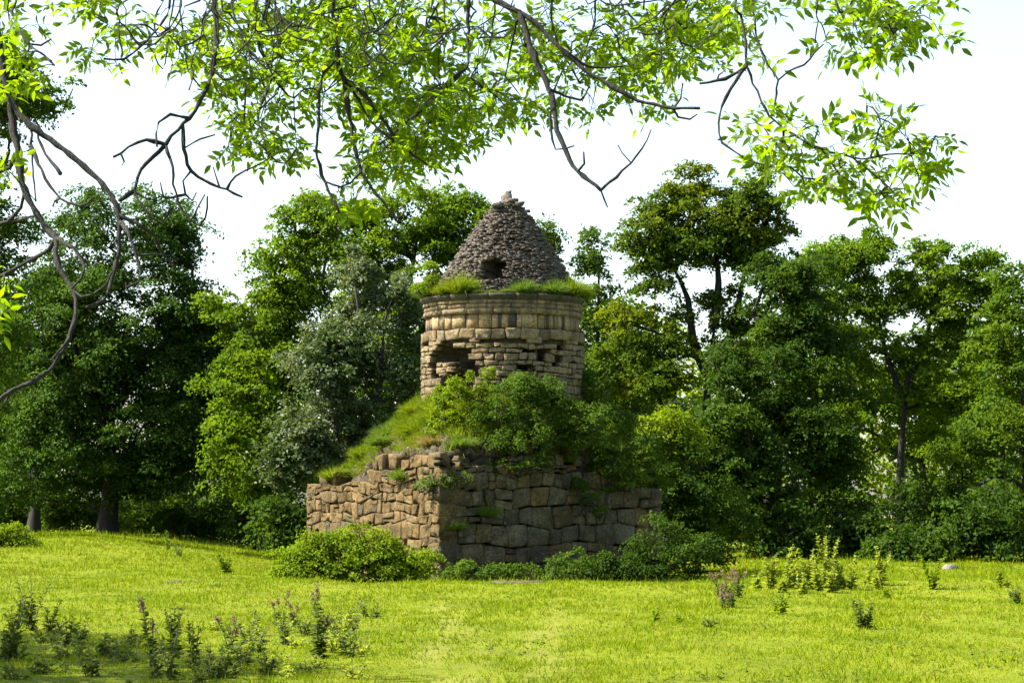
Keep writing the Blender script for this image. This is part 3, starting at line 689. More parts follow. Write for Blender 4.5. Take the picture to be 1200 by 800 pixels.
tree('spreading_tree', 'tall tree right of the tower with dark bare forks under a flat yellowish green top', 'tree',
     [B(832, 80, (830, 560), (828, 480), (832, 420), (838, 380)), [at(830, 440, 80), at(812, 400, 80), at(806, 350, 80), at(782, 300, 80)], [at(832, 430, 80), at(858, 390, 80), at(870, 330, 80), at(885, 280, 80)], [at(836, 385, 80), at(842, 330, 80), at(835, 260, 80)]],
     [lobe(765, 275, 40, 40, 80, 55), lobe(818, 252, 56, 48, 80, 85), lobe(880, 258, 48, 50, 80, 75), lobe(885, 290, 38, 30, 80, 36), lobe(830, 290, 60, 26, 80, 36), lobe(770, 330, 36, 30, 80, 22), lobe(760, 390, 58, 38, 80, 50), lobe(740, 440, 56, 48, 79, 55), lobe(860, 360, 44, 26, 80, 24), lobe(880, 410, 50, 40, 80, 40)],
     M['leaf_olive'], 0.62, 240, 0.125, r0=0.30, inner=0.25)
tree('dark_layered_tree', 'dense dark green tree with layered boughs right of the spreading tree', 'tree',
     [B(905, 76, (905, 580), (915, 480), (925, 380))],
     [lobe(930, 345, 58, 52, 76, 60), lobe(945, 415, 62, 60, 76, 80), lobe(880, 440, 58, 50, 75, 60), lobe(900, 510, 80, 55, 75, 80), lobe(960, 510, 60, 60, 76, 50), lobe(840, 520, 66, 58, 74, 75), lobe(870, 580, 70, 45, 74, 55)],
     M['leaf_deep'], 0.66, 240, 0.12, dens=1.25, r0=0.34, flat=0.36, ragged=0.34)
tree('airy_ash_tree', 'light green tree with thin forked trunk and loose crown on the meadow right edge', 'tree',
     [B(1052, 82, (1055, 560), (1060, 480), (1072, 415)), [at(1062, 450, 82), at(1085, 400, 82), at(1095, 330, 82)], [at(1060, 470, 82), at(1040, 420, 82), at(1025, 350, 82)]],
     [lobe(1000, 310, 40, 36, 82, 40), lobe(1030, 340, 50, 50, 82, 45), lobe(1090, 325, 52, 42, 82, 60), lobe(1130, 360, 50, 52, 82, 55), lobe(990, 390, 50, 50, 82, 40), lobe(1080, 390, 60, 45, 82, 40), lobe(1120, 440, 60, 50, 82, 45), lobe(1010, 450, 60, 45, 83, 40), lobe(1028, 285, 14, 22, 82, 10), lobe(960, 320, 34, 40, 84, 34), lobe(1150, 330, 34, 34, 82, 30), lobe(1090, 480, 80, 46, 83, 60), lobe(1000, 520, 60, 40, 84, 40)],
     M['leaf_bright'], 0.62, 200, 0.125, r0=0.20, inner=0.25)
tree('border_tree', 'mid green tree with dense low boughs at the far right border', 'tree',
     [B(1205, 78, (1205, 560), (1200, 460), (1195, 380))],
     [lobe(1185, 350, 36, 38, 78, 35), lobe(1190, 410, 50, 50, 78, 50), lobe(1190, 490, 70, 56, 78, 60), lobe(1160, 530, 60, 50, 78, 45), lobe(1250, 450, 50, 90, 78, 40)], M['leaf_mid'], 0.66, 210, 0.125, r0=0.26)
# sunlit trees farther down the slope, seen through the gaps
for q, (u, Y, v, ru, rv, mk, lab) in enumerate([(-20, 106, 520, 80, 80, 'leaf_lime', 'sunlit lime tree seen between the forked trunks'), (230, 108, 560, 75, 60, 'leaf_mid', 'low green tree beyond the domed tree'),
        (400, 110, 480, 90, 120, 'leaf_mid', 'green tree beyond the silvery tree'), (780, 106, 470, 85, 100, 'leaf_lime', 'sunlit yellow green tree beyond the spreading tree forks'),
        (940, 108, 560, 80, 80, 'leaf_lime', 'sunlit low tree beyond the dark layered tree'), (1090, 110, 510, 100, 90, 'leaf_lime', 'sunlit tree beyond the airy ash trunk'), (1220, 106, 560, 80, 80, 'leaf_mid', 'green tree beyond the border tree'), (705, 98, 430, 60, 90, 'leaf_mid', 'green tree filling the gap behind the slim tree'), (925, 98, 410, 60, 90, 'leaf_mid', 'green tree behind the dark layered tree top'), (1075, 100, 440, 90, 70, 'leaf_deep', 'dark tree behind the airy ash crown'), (1170, 98, 450, 70, 80, 'leaf_mid', 'green tree between the airy ash and the border tree'), (255, 98, 440, 60, 90, 'leaf_mid', 'green tree filling the gap beside the domed crown'), (30, 98, 420, 80, 80, 'leaf_deep', 'dark tree behind the domed crown flank'), (800, 96, 530, 80, 60, 'leaf_deep', 'dark low tree behind the spreading tree foot'), (560, 98, 400, 70, 90, 'leaf_mid', 'green tree hidden behind the drum')]):
    tree('background_tree', lab, 'tree', [B(u, Y, (u + 8, 600), (u, v))], [lobe(u, v, ru, rv, Y, 85), lobe(u + 40, v + 40, ru * .7, rv * .8, Y, 50), lobe(u - 40, v + 50, ru * .7, rv * .8, Y, 50)], M[mk], 0.9, 130, 0.19, r0=0.25, group='trees farther down the slope', lod=0.5)

# ------------------------------------------------------------------ bushes
def bush(name, label, u, v, Y, lobes, mat, clump=0.32, per=110, size=0.085, group=None, ground=True, r0=0.035, cat='bush', lod=1.0):
    p = gpt(u, Y, 0.03) if ground else at(u, v, Y)
    tops = []
    for (a, b, ra, rb, n) in lobes: tops.append([p, (p + at(a, b, Y)) / 2 + rng.normal(size=3) * 0.05, at(a, b - rb * 0.2, Y)])
    return tree(name, label, cat, tops[:3], [lobe(a, b, ra, rb, Y, n * 1.1) for (a, b, ra, rb, n) in lobes], mat, clump * 0.9, int(per * 1.35), size * 0.80, r0=r0, inner=0.3, group=group, flat=0.6, lod=lod)
bush('leafy_bush', 'sunlit bright green bush at the foot of the sunlit wall', 420, 683, 55.5, [(375, 654, 44, 26, 60), (425, 650, 44, 27, 66), (468, 658, 34, 24, 44), (345, 664, 26, 18, 24), (496, 664, 18, 18, 18), (400, 668, 60, 14, 30), (460, 672, 40, 12, 20)], M['leaf_lime'], 0.30, 150, 0.075)
bush('round_bush', 'yellow green round bush standing alone at the meadow left end', 18, 640, 64, [(16, 628, 20, 16, 26), (30, 634, 14, 10, 12), (4, 630, 14, 14, 12)], M['leaf_lime'], 0.25, 110, 0.07)
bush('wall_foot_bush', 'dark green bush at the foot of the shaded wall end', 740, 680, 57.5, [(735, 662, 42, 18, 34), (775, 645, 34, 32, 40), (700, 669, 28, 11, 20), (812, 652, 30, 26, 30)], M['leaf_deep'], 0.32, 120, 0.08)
bush('low_wall_bush', 'low ragged greenery along the middle of the shaded wall foot', 640, 682, 57.0, [(650, 668, 30, 14, 18), (610, 674, 24, 8, 12), (570, 672, 26, 9, 12), (540, 670, 14, 12, 10), (675, 662, 20, 20, 14)], M['leaf_shrub'], 0.22, 80, 0.07)
bush('thicket_bush', 'tall dark bush just right of the tower base', 800, 660, 66, [(810, 590, 40, 55, 60), (790, 560, 40, 45, 50), (840, 610, 40, 45, 45), (815, 640, 50, 25, 35)], M['leaf_deep'], 0.45, 140, 0.10)
bush('sunlit_shrub', 'bright lime shrub behind the overgrown right end of the base', 765, 620, 66, [(770, 505, 28, 28, 34), (745, 520, 30, 30, 26), (795, 520, 22, 26, 20), (770, 560, 34, 40, 30)], M['leaf_lime'], 0.36, 120, 0.10)
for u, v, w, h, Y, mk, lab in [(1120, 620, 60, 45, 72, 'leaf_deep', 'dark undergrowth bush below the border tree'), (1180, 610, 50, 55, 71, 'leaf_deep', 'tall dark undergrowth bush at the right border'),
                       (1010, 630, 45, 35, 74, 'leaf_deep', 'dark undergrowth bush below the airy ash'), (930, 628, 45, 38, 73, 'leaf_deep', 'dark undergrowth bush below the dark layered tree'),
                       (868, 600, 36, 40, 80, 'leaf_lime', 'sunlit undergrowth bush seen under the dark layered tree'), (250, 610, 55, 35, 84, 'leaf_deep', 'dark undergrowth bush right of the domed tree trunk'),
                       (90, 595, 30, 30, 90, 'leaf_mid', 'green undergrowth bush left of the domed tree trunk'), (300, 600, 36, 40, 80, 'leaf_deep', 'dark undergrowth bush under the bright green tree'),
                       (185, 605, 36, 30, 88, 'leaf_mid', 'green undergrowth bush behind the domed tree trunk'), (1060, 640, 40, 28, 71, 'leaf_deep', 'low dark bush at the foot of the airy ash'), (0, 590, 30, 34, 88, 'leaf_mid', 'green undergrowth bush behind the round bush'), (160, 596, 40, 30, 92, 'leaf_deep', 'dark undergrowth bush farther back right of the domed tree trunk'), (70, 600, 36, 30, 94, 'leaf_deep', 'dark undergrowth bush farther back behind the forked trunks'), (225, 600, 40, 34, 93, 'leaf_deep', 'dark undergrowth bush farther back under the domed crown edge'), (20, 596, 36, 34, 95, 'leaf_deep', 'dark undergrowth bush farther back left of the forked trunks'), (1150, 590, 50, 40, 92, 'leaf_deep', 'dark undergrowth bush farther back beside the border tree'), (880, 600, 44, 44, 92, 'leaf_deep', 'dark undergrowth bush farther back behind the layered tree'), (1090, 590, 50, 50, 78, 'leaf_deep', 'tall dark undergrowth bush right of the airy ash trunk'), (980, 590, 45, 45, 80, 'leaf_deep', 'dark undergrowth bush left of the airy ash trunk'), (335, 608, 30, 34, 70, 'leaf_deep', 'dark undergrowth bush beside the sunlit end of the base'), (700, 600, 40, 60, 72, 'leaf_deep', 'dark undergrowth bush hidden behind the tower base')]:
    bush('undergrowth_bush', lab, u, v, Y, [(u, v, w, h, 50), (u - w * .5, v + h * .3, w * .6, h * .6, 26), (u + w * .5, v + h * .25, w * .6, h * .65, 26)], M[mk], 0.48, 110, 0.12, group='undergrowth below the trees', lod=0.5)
# shrubs rooted on the mound
bush('mound_shrub', 'sunlit yellow green shrub on the mound at the drum foot', 540, 530, 59.3, [(535, 480, 22, 30, 34), (520, 500, 22, 24, 28), (552, 505, 24, 26, 26), (530, 460, 10, 14, 10), (545, 525, 24, 16, 14)], M['leaf_lime'], 0.22, 110, 0.06, ground=False, r0=0.02, cat='shrub')
bush('mound_shrub', 'dark green dense shrub on the mound before the drum middle', 605, 535, 59.0, [(590, 475, 30, 26, 34), (580, 505, 34, 28, 34), (625, 480, 26, 30, 30), (620, 515, 36, 24, 34), (615, 455, 12, 12, 8)], M['leaf_shrub'], 0.25, 120, 0.065, ground=False, r0=0.02, cat='shrub')
bush('mound_shrub', 'green shrub with pointed tops on the mound before the shaded drum end', 655, 530, 59.4, [(650, 478, 22, 28, 26), (668, 490, 20, 24, 22), (635, 462, 10, 14, 8), (655, 510, 28, 20, 22), (690, 500, 26, 34, 26)], M['leaf_shrub'], 0.23, 110, 0.065, ground=False, r0=0.02, cat='shrub')
bush('mound_shrub', 'ragged green shrub over the wall top right of the fissure', 725, 575, 60.3, [(722, 545, 28, 26, 34), (745, 540, 26, 28, 28), (710, 510, 26, 28, 28), (735, 565, 24, 18, 18), (700, 560, 14, 22, 12), (755, 515, 22, 26, 20)], M['leaf_shrub'], 0.22, 100, 0.06, ground=False, r0=0.02, cat='shrub')
bush('mound_shrub', 'upper green shrub on the shaded mound slope close to the drum', 700, 520, 61.6, [(700, 480, 20, 34, 30), (715, 505, 24, 26, 26), (690, 450, 10, 18, 10), (705, 530, 22, 22, 18)], M['leaf_shrub'], 0.22, 100, 0.06, ground=False, r0=0.02, cat='shrub')
bush('mound_shrub', 'lower trailing green shrub on the shaded mound slope', 745, 560, 61.6, [(745, 525, 26, 26, 28), (765, 548, 18, 22, 20), (735, 500, 14, 20, 14), (772, 575, 12, 22, 14), (728, 548, 20, 20, 16)], M['leaf_mid'], 0.22, 100, 0.06, ground=False, r0=0.02, cat='shrub')
bush('mound_shrub', 'wispy sunlit shrub with upright shoots before the hollow of the drum', 555, 520, 59.5, [(560, 470, 12, 24, 14), (548, 450, 8, 16, 8), (572, 450, 9, 16, 8), (515, 470, 8, 18, 8)], M['leaf_lime'], 0.15, 60, 0.055, ground=False, r0=0.012, cat='shrub')
bush('mound_shrub', 'narrow green shrub with pointed shoots before the drum middle', 640, 520, 59.6, [(640, 455, 9, 22, 12), (655, 465, 10, 18, 10), (605, 452, 9, 16, 10)], M['leaf_shrub'], 0.15, 60, 0.055, ground=False, r0=0.012, cat='shrub')
bush('wall_shrub', 'small dark shrub hanging over the top of the shaded wall before the drum', 600, 560, 58.75, [(600, 545, 20, 12, 14), (575, 552, 16, 10, 10), (630, 540, 16, 10, 10)], M['leaf_shrub'], 0.16, 80, 0.05, ground=False, r0=0.012, cat='shrub')
bush('wall_shrub', 'small green shrub growing from the fissure of the shaded wall', 690, 600, 59.45, [(690, 585, 14, 16, 12), (700, 600, 12, 10, 8), (682, 570, 8, 12, 6)], M['leaf_shrub'], 0.15, 70, 0.05, ground=False, r0=0.012, cat='shrub')
bush('wall_shrub', 'small shrub with pale leaves on the ledge of the tower base corner', 520, 575, 57.9, [(515, 562, 16, 9, 10), (540, 560, 18, 9, 10), (500, 568, 12, 7, 6)], M['leaf_weed'], 0.15, 80, 0.05, ground=False, r0=0.012, cat='shrub')
bush('cornice_shrub', 'small yellow green shrub growing over the sunlit end of the cornice', 505, 342, 61.0, [(505, 328, 12, 9, 10), (498, 338, 12, 8, 9), (503, 312, 5, 6, 3)], M['leaf_lime'], 0.14, 60, 0.055, ground=False, r0=0.01, cat='shrub')

# ------------------------------------------------------------------ grass tufts on the ruin
def blades(C, D, L, W, droop=0.35):
    """bent blades: three points along, two-sided strip that narrows to a tip"""
    n = len(C); D = unit(D); S = unit(np.cross(D, rng.normal(size=(n, 3)))); L = L[:, None]; W = W[:, None]
    m = C + D * L * 0.55; t = C + D * L; t[:, 2] -= (L * droop * np.linalg.norm(D[:, :2], axis=1, keepdims=True))[:, 0]
    V = np.stack([C - S * W / 2, C + S * W / 2, m + S * W * 0.4, t, m - S * W * 0.4], 1).reshape(-1, 3); b = np.arange(n)[:, None] * 5
    return V, np.hstack([b, b + 1, b + 2, b + 4]), np.hstack([b + 4, b + 2, b + 3])
def tuft(label, p, r, h, n, mat, w=0.014, group=None, cat='grass tuft', name='grass_tuft', up=0.9):
    root = empty(name, p, label, cat, group); mb = MB()
    a = rng.uniform(0, 2 * math.pi, n); q = np.sqrt(rng.random(n)) * r * 0.55
    C = np.stack([np.cos(a) * q, np.sin(a) * q, np.zeros(n)], 1) + np.asarray(p)
    D = np.stack([np.cos(a) * q / r * 1.9, np.sin(a) * q / r * 1.9, np.full(n, up)], 1) + rng.normal(size=(n, 3)) * 0.22; D[:, 2] = np.maximum(D[:, 2], 0.05)
    V, Q, T = blades(C, D, h * (0.6 + 0.5 * rng.random(n)), np.full(n, w)); mb.add(V, Q, T)
    link('blades', mb.mesh('blades', mat), root, kind='stuff'); return root
def corn(u, lift=0.0, r=1.86):
    a = math.asin(max(-1, min(1, (u - 589) / 96.5 * 2.0 / r * 0.999)));  return np.array([TC[0] + r * math.sin(a), TC[1] - r * math.cos(a), z_cornice - 0.02 + lift])
for u, h, r, lab, mk in [(502, 0.42, 0.26, 'pale grass tuft on the cornice at its sunlit end', 'tuft'), (523, 0.34, 0.20, 'fluffy light green grass tuft on the cornice before the cone foot', 'tuft_yellow'), (541, 0.52, 0.22, 'tall leafy grass tuft on the cornice below the roof hole', 'tuft_yellow'), (562, 0.12, 0.14, 'low grass tuft on the cornice under the roof hole', 'tuft'),
                     (592, 0.13, 0.14, 'small grass tuft on the cornice right of the roof hole', 'tuft'), (614, 0.34, 0.20, 'rounded grass tuft on the cornice at the cone middle', 'tuft'), (648, 0.38, 0.20, 'rounded green grass tuft on the shaded side of the cornice', 'tuft'), (670, 0.50, 0.24, 'tall grass tuft on the cornice beside the shaded cone edge', 'tuft_yellow'), (682, 0.34, 0.24, 'grass tuft hanging over the shaded end of the cornice', 'tuft_yellow'), (577, 0.10, 0.14, 'thin grass tuft at the lip of the roof hole', 'tuft')]:
    tuft(lab, corn(u), r * 1.1, h * 1.35, 1300, M[mk], 0.010, 'grass tufts on the cornice')
def wall_edge(u, v, Y): return at(u, v, Y)
tuft('round blue green grass cushion overhanging the sunlit wall top', at(474, 562, 59.15), 0.30, 0.42, 1100, M['tuft'], 0.010, up=0.7)
tuft('rounded grass cushion high on the sunlit mound slope', at(445, 522, 61.0), 0.36, 0.40, 900, M['tuft'], 0.011)
tuft('dark grass tuft in the pocket of the shaded wall', at(572, 604, 58.32), 0.30, 0.34, 800, M['tuft'], 0.011)
tuft('grass tuft on the ledge at the tower base corner', at(535, 620, 57.86), 0.26, 0.28, 600, M['tuft'], 0.011)
tuft('dark drooping grass tuft below the shrubs on the shaded mound', at(662, 541, 59.75), 0.36, 0.34, 900, M['tuft'], 0.011)
tuft('grass tuft on top of the shaded wall end', at(748, 568, 60.75), 0.36, 0.36, 800, M['tuft'], 0.011)
tuft('grassy cushion at the far left end of the sunlit wall top', at(392, 562, 62.0), 0.36, 0.42, 900, M['tuft_yellow'], 0.011)
# turf over the mound
mb = MB(); n = 45000
th = rng.uniform(R(120), R(400), n); f = rng.random(n) ** 0.85
C = np.array([mound_pt(a, b) for a, b in zip(th, f)]) - np.array([0, 0, 0.02])
ok = np.array([noise2(a * 2.3 + 1, b * 4) > -0.35 for a, b in zip(th, f)]); 
C, th = C[ok], th[ok]; n = len(C)
D = np.stack([np.cos(th) * 0.45, np.sin(th) * 0.45, np.full(n, 0.9)], 1) + rng.normal(size=(n, 3)) * 0.3
Lm = 0.16 + 0.20 * rng.random(n) + 0.12 * (np.sin(C[:, 0] * 3.1) * np.sin(C[:, 1] * 2.3) > 0.2)
V, Q, T = blades(C, D, Lm, np.full(n, 0.017)); mb.add(V, Q, T)
tag(link('mound_grass', mb.mesh('mound_grass', M['tuft_yellow'])), 'long yellow green grass covering the sloping mound under the drum', 'grass', kind='stuff')

mb = MB(); n = 3500
th = rng.uniform(R(140), R(380), n); f = np.where(rng.random(n) < 0.5, rng.random(n) * 0.10, rng.random(n))
C = np.array([mound_pt(a, b) for a, b in zip(th, f)]) - np.array([0, 0, 0.02]); ok = np.array([noise2(a * 4.3 + 2, b * 6) > 0.0 for a, b in zip(th, f)]); C, th = C[ok], th[ok]; n = len(C)
V, Q, T = blades(C, np.stack([np.cos(th) * 0.7, np.sin(th) * 0.7, np.full(n, 0.55)], 1) + rng.normal(size=(n, 3)) * 0.35, 0.15 + 0.3 * rng.random(n) ** 2, np.full(n, 0.013), 0.6); mb.add(V, Q, T)
tag(link('dry_grass', mb.mesh('dry_grass', M['dry'])), 'withered brownish grass drooping over the broken wall tops', 'grass', kind='stuff')
for a, f, r, h, mk, lab in [(178, 0.25, 0.35, 0.40, 'tuft_yellow', 'lower of the bushy tufts on the sunlit mound edge'), (184, 0.5, 0.40, 0.45, 'tuft', 'middle bushy tuft on the sunlit mound edge'), (196, 0.8, 0.35, 0.42, 'tuft_yellow', 'upper bushy tuft on the sunlit mound edge beside the drum'), (225, 0.35, 0.35, 0.5, 'tuft_yellow', 'tall yellow grass tuft on the sunlit mound face'), (238, 0.55, 0.4, 0.6, 'tuft_yellow', 'tallest yellow grass tuft on the mound below the sunlit shrub'), (248, 0.15, 0.35, 0.35, 'dry', 'withered grass tuft on the wall top near the base corner'), (262, 0.12, 0.4, 0.32, 'tuft', 'dull green grass tuft on the wall top above the base corner'), (300, 0.1, 0.4, 0.35, 'tuft', 'dull grass tuft on the shaded wall top left of the fissure'), (322, 0.15, 0.4, 0.4, 'tuft', 'dull grass tuft on the shaded wall top right of the fissure'), (340, 0.3, 0.4, 0.45, 'tuft', 'grass tuft on the mound above the shaded wall end')]:
    tuft(lab, mound_pt(R(a), f) - np.array([0, 0, 0.03]), r * 1.15, h * 1.15, 1100, M[mk], 0.012, 'grass tufts on the mound')

# ------------------------------------------------------------------ meadow turf
n = 132000
yy = 17 + (80 - 17) * rng.random(n) ** 1.25; xx = (rng.random(n) * 2 - 1) * (yy * 0.235 + 2.5)
inside = (np.abs((xx - BC[0]) * NR[0] + (yy - BC[1]) * NR[1]) < H) & (np.abs((xx - BC[0]) * NL[0] + (yy - BC[1]) * NL[1]) < H)
tm = track_mask(xx, yy); ok = ~inside & (rng.random(n) > np.minimum(1, tm * 1.15)); xx, yy = xx[ok], yy[ok]; n = len(xx)
k = 3; xx = np.repeat(xx, k) + rng.normal(size=n * k) * 0.03; yy = np.repeat(yy, k) + rng.normal(size=n * k) * 0.03
n = n * k; zz = ground_z(xx, yy) - 0.008; C = np.stack([xx, yy, zz], 1)
D = unit(np.stack([rng.normal(size=n) * 0.55, rng.normal(size=n) * 0.55, np.ones(n)], 1)); S = unit(np.cross(D, rng.normal(size=(n, 3))))
tall = 1 + 0.5 * np.sin(xx * 1.7 + yy * 0.6) * np.sin(yy * 0.9 - xx * 0.4)
L = ((0.030 + 0.045 * rng.random(n)) * np.clip(tall, 0.6, 1.5) * np.where(rng.random(n) < 0.04, 2.2, 1.0) * (yy / 30) ** 0.35)[:, None]; W = (0.012 * (yy / 28) ** 0.8)[:, None]
V = np.stack([C - S * W / 2, C + S * W / 2, C + D * L], 1).reshape(-1, 3)
tag(link('turf', np_mesh('turf', V, np.arange(n * 3).reshape(-1, 3), M['blade'])), 'short sunlit yellow green turf covering the meadow', 'grass', kind='stuff')
# rough grass along the wall foot and below the trees
mb = MB(); n = 26000
yy = rng.uniform(56, 88, n); xx = rng.uniform(-0.26, 0.26, n) * yy
edge = np.where(xx < -5, 72 - 0.0 * xx, 58.5); ok = (yy > edge) | ((np.abs(yy - 57.2) < 1.6) & (xx > -2) & (xx < 5))
xx, yy = xx[ok], yy[ok]; n = len(xx); C = np.stack([xx, yy, ground_z(xx, yy)], 1)
V, Q, T = blades(C, np.stack([rng.normal(size=n) * .3, rng.normal(size=n) * .3, np.ones(n)], 1), 0.07 + 0.22 * rng.random(n) ** 3, np.full(n, 0.016)); mb.add(V, Q, T)
tag(link('rough_grass', mb.mesh('rough_grass', M['blade'])), 'longer rough grass below the trees and along the wall foot', 'grass', kind='stuff')

# ------------------------------------------------------------------ weeds in the meadow
def weed(label, u, v, hpx, stems, mat, group, spread=0.10, leaf=0.075, flower=False, dens=1.0, cat='weed', name='meadow_weed'):
    p = on_ground(u, v); hh = hpx / F * p[1]; root = empty(name, p, label, cat, group)
    sm = MB(); Ps, Ds, Ns, Ls = [], [], [], []; fP = []
    for s in range(stems):
        h = hh * (random.uniform(0.55, 1.0) if s else 1.0); a = rng.uniform(0, 2 * math.pi); lean = (spread + 0.06) * rng.uniform(0.2, 1.2) * h * 2.4
        b = p + np.array([math.cos(a), math.sin(a), 0]) * spread * 0.4 * rng.random() - np.array([0, 0, 0.02])
        P = np.array([b + np.array([math.cos(a) * lean * t ** 1.4, math.sin(a) * lean * t ** 1.4, h * t]) for t in np.linspace(0, 1, 5)])
        sm.tube(P, np.linspace(0.008, 0.003, 5), 4)
        leaf_ = leaf * 1.5; nl = max(8, int(h / 0.016 * dens)); t = rng.random(nl) ** 0.9 * (0.80 if flower else 1.0)
        pos = np.stack([np.interp(t, np.linspace(0, 1, 5), P[:, i]) for i in range(3)], 1)
        an = rng.uniform(0, 2 * math.pi, nl); el = 0.2 + 0.5 * t
        D = np.stack([np.cos(an), np.sin(an), el + rng.normal(size=nl) * 0.25], 1)
        Ps.append(pos); Ds.append(D); Ns.append(np.tile([0, 0, 1.0], (nl, 1)) + rng.normal(size=(nl, 3)) * 0.35); Ls.append(leaf_ * (1.25 - 0.75 * t) * (0.7 + 0.5 * rng.random(nl)))
        if flower:
            nf = 40; tf = 0.80 + 0.2 * rng.random(nf); fp = np.stack([np.interp(tf, np.linspace(0, 1, 5), P[:, i]) for i in range(3)], 1) + rng.normal(size=(nf, 3)) * 0.012; fP.append(fp)
    link('stem', sm.mesh('stem', M['stem'], True), root, kind='stuff' if stems > 1 else None)
    Ps, Ds, Ns, Ls = map(np.concatenate, (Ps, Ds, Ns, Ls)); V, Q = leaf_quads(Ps, Ds, Ns, Ls, Ls * 0.5)
    link('leaves', np_mesh('leaves', V, Q, mat), root, kind='stuff')
    if flower:
        fp = np.concatenate(fP); nf = len(fp); V, Q = leaf_quads(fp, sphere(nf) + np.array([0, 0, 0.6]), sphere(nf), np.full(nf, 0.03), np.full(nf, 0.022)); link('flower_spike', np_mesh('flower_spike', V, Q, M['flower']), root, kind='stuff')
    return root
gA = 'dark weeds in the shaded corner'
for u, v, h, s in [(36, 738, 62, 7), (58, 742, 40, 4), (18, 756, 55, 5), (78, 755, 34, 5), (92, 754, 30, 4), (5, 775, 60, 5), (120, 770, 30, 6), (105, 792, 34, 6), (45, 790, 28, 5)]:
    weed('dark leafy weed clump in the tree shade at the meadow corner', u, v, h, s, M['leaf_weed'], gA, 0.10, 0.07, False)
for u, v, h, s, fl in [(155, 757, 26, 3, False), (178, 782, 82, 3, True), (205, 770, 62, 5, False), (198, 797, 84, 4, False), (228, 782, 56, 4, False), (183, 795, 50, 4, False)]:
    weed('upright dark weed at the edge between shade and sunlit turf', u, v, h, s, M['leaf_weed'], 'weeds at the shade edge', 0.06, 0.06, fl)
gB = 'sunlit weeds in front of the leafy bush'
weed('tall weed column with pinkish seed heads and a dark leafy foot', 374, 772, 92, 3, M['leaf_weed'], gB, 0.03, 0.07, True, 1.5)
for u, v, h, s, fl in [(250, 795, 40, 5, False), (268, 760, 40, 3, True), (295, 745, 34, 4, False), (285, 780, 30, 6, False), (300, 765, 34, 5, False), (325, 735, 44, 3, True), (335, 755, 34, 6, False), (345, 735, 30, 4, True), (355, 745, 30, 5, False), (385, 745, 44, 4, False), (410, 770, 46, 4, False), (405, 735, 30, 4, False), (428, 724, 28, 4, False), (440, 724, 20, 4, False), (310, 790, 30, 6, False), (270, 790, 30, 6, False), (235, 800, 30, 5, False)]:
    weed(('weed with thin pinkish seed spikes in the sunlit weed patch' if fl else 'bushy green weed in the sunlit weed patch before the bush'), u, v, h, s, M['leaf_weed'], gB + (' with spikes' if fl else ''), 0.13, 0.06, fl)
for q in range(22):
    u = 235 + 195 * random.random(); v = 735 + 62 * random.random(); weed('low leafy plant filling the sunlit weed patch before the bush', u, v, random.uniform(14, 26), 6, M['leaf_pale'] if random.random() < 0.45 else M['leaf_weed'], 'low plants of the sunlit weed patch', 0.28, 0.06, False, 1.2)
for q in range(12):
    u = 5 + 150 * random.random(); v = 752 + 46 * random.random(); weed('low dark leafy plant in the tree shade at the meadow corner', u, v, random.uniform(14, 26), 6, M['leaf_weed'], 'low plants in the shaded corner', 0.28, 0.06, False, 1.2)
gC = 'pale green weeds on the right of the meadow'
weed('tallest pale green weed spire in the right hand weed stand', 970, 690, 66, 5, M['leaf_pale'], gC, 0.05, 0.085, False, 1.3)
for u, v, h, s in [(925, 688, 50, 4), (935, 690, 36, 4), (902, 690, 38, 4), (948, 690, 52, 3), (958, 692, 36, 5), (985, 690, 36, 4), (998, 690, 40, 2), (1018, 688, 26, 2), (1032, 686, 46, 3), (1028, 690, 30, 3), (885, 690, 22, 4), (975, 694, 30, 6), (940, 696, 26, 5), (915, 694, 24, 5)]:
    weed('pale green upright weed in the right hand weed stand', u, v, h, s, M['leaf_pale'], gC, 0.07, 0.095, False, 1.2)
for u, v, h, s in [(845, 700, 36, 5), (858, 712, 44, 6), (866, 700, 34, 4), (850, 716, 30, 6)]:
    weed('weed with pinkish grey flower heads left of the pale weed stand', u, v, h, s, M['leaf_weed'], 'pinkish weeds', 0.12, 0.055, True)
for u, v, h, s, lab in [(914, 720, 30, 8, 'low dark leafed weed clump in front of the pale weed stand'), (1012, 737, 42, 8, 'broad leafy weed clump alone on the open turf'), (1092, 690, 46, 8, 'leafy weed clump with stiff stems right of the pale weed stand'), (1190, 708, 24, 8, 'low leafy weed at the right end of the turf'),
                        (764, 728, 20, 4, 'single small pale weed on the open turf right of the tracks'), (793, 730, 10, 6, 'flat dark weed rosette near the small pale weed'), (265, 672, 30, 7, 'yellow green feathery weed on the slope left of the leafy bush'), (207, 652, 16, 5, 'small grey green weed by the tree shadow edge'), (196, 645, 24, 2, 'thin tall weed by the tree shadow edge'), (1176, 688, 24, 5, 'pale weed with drooping heads at the turf far edge'), (1040, 700, 16, 5, 'small weed beside the pale weed stand'), (830, 735, 12, 6, 'low weed rosette left of the pinkish weeds')]:
    weed(lab, u, v, h, s, M['leaf_lime'] if 'yellow' in lab or 'pale' in lab else M['leaf_weed'], None, 0.14, 0.07, False, 1.2)
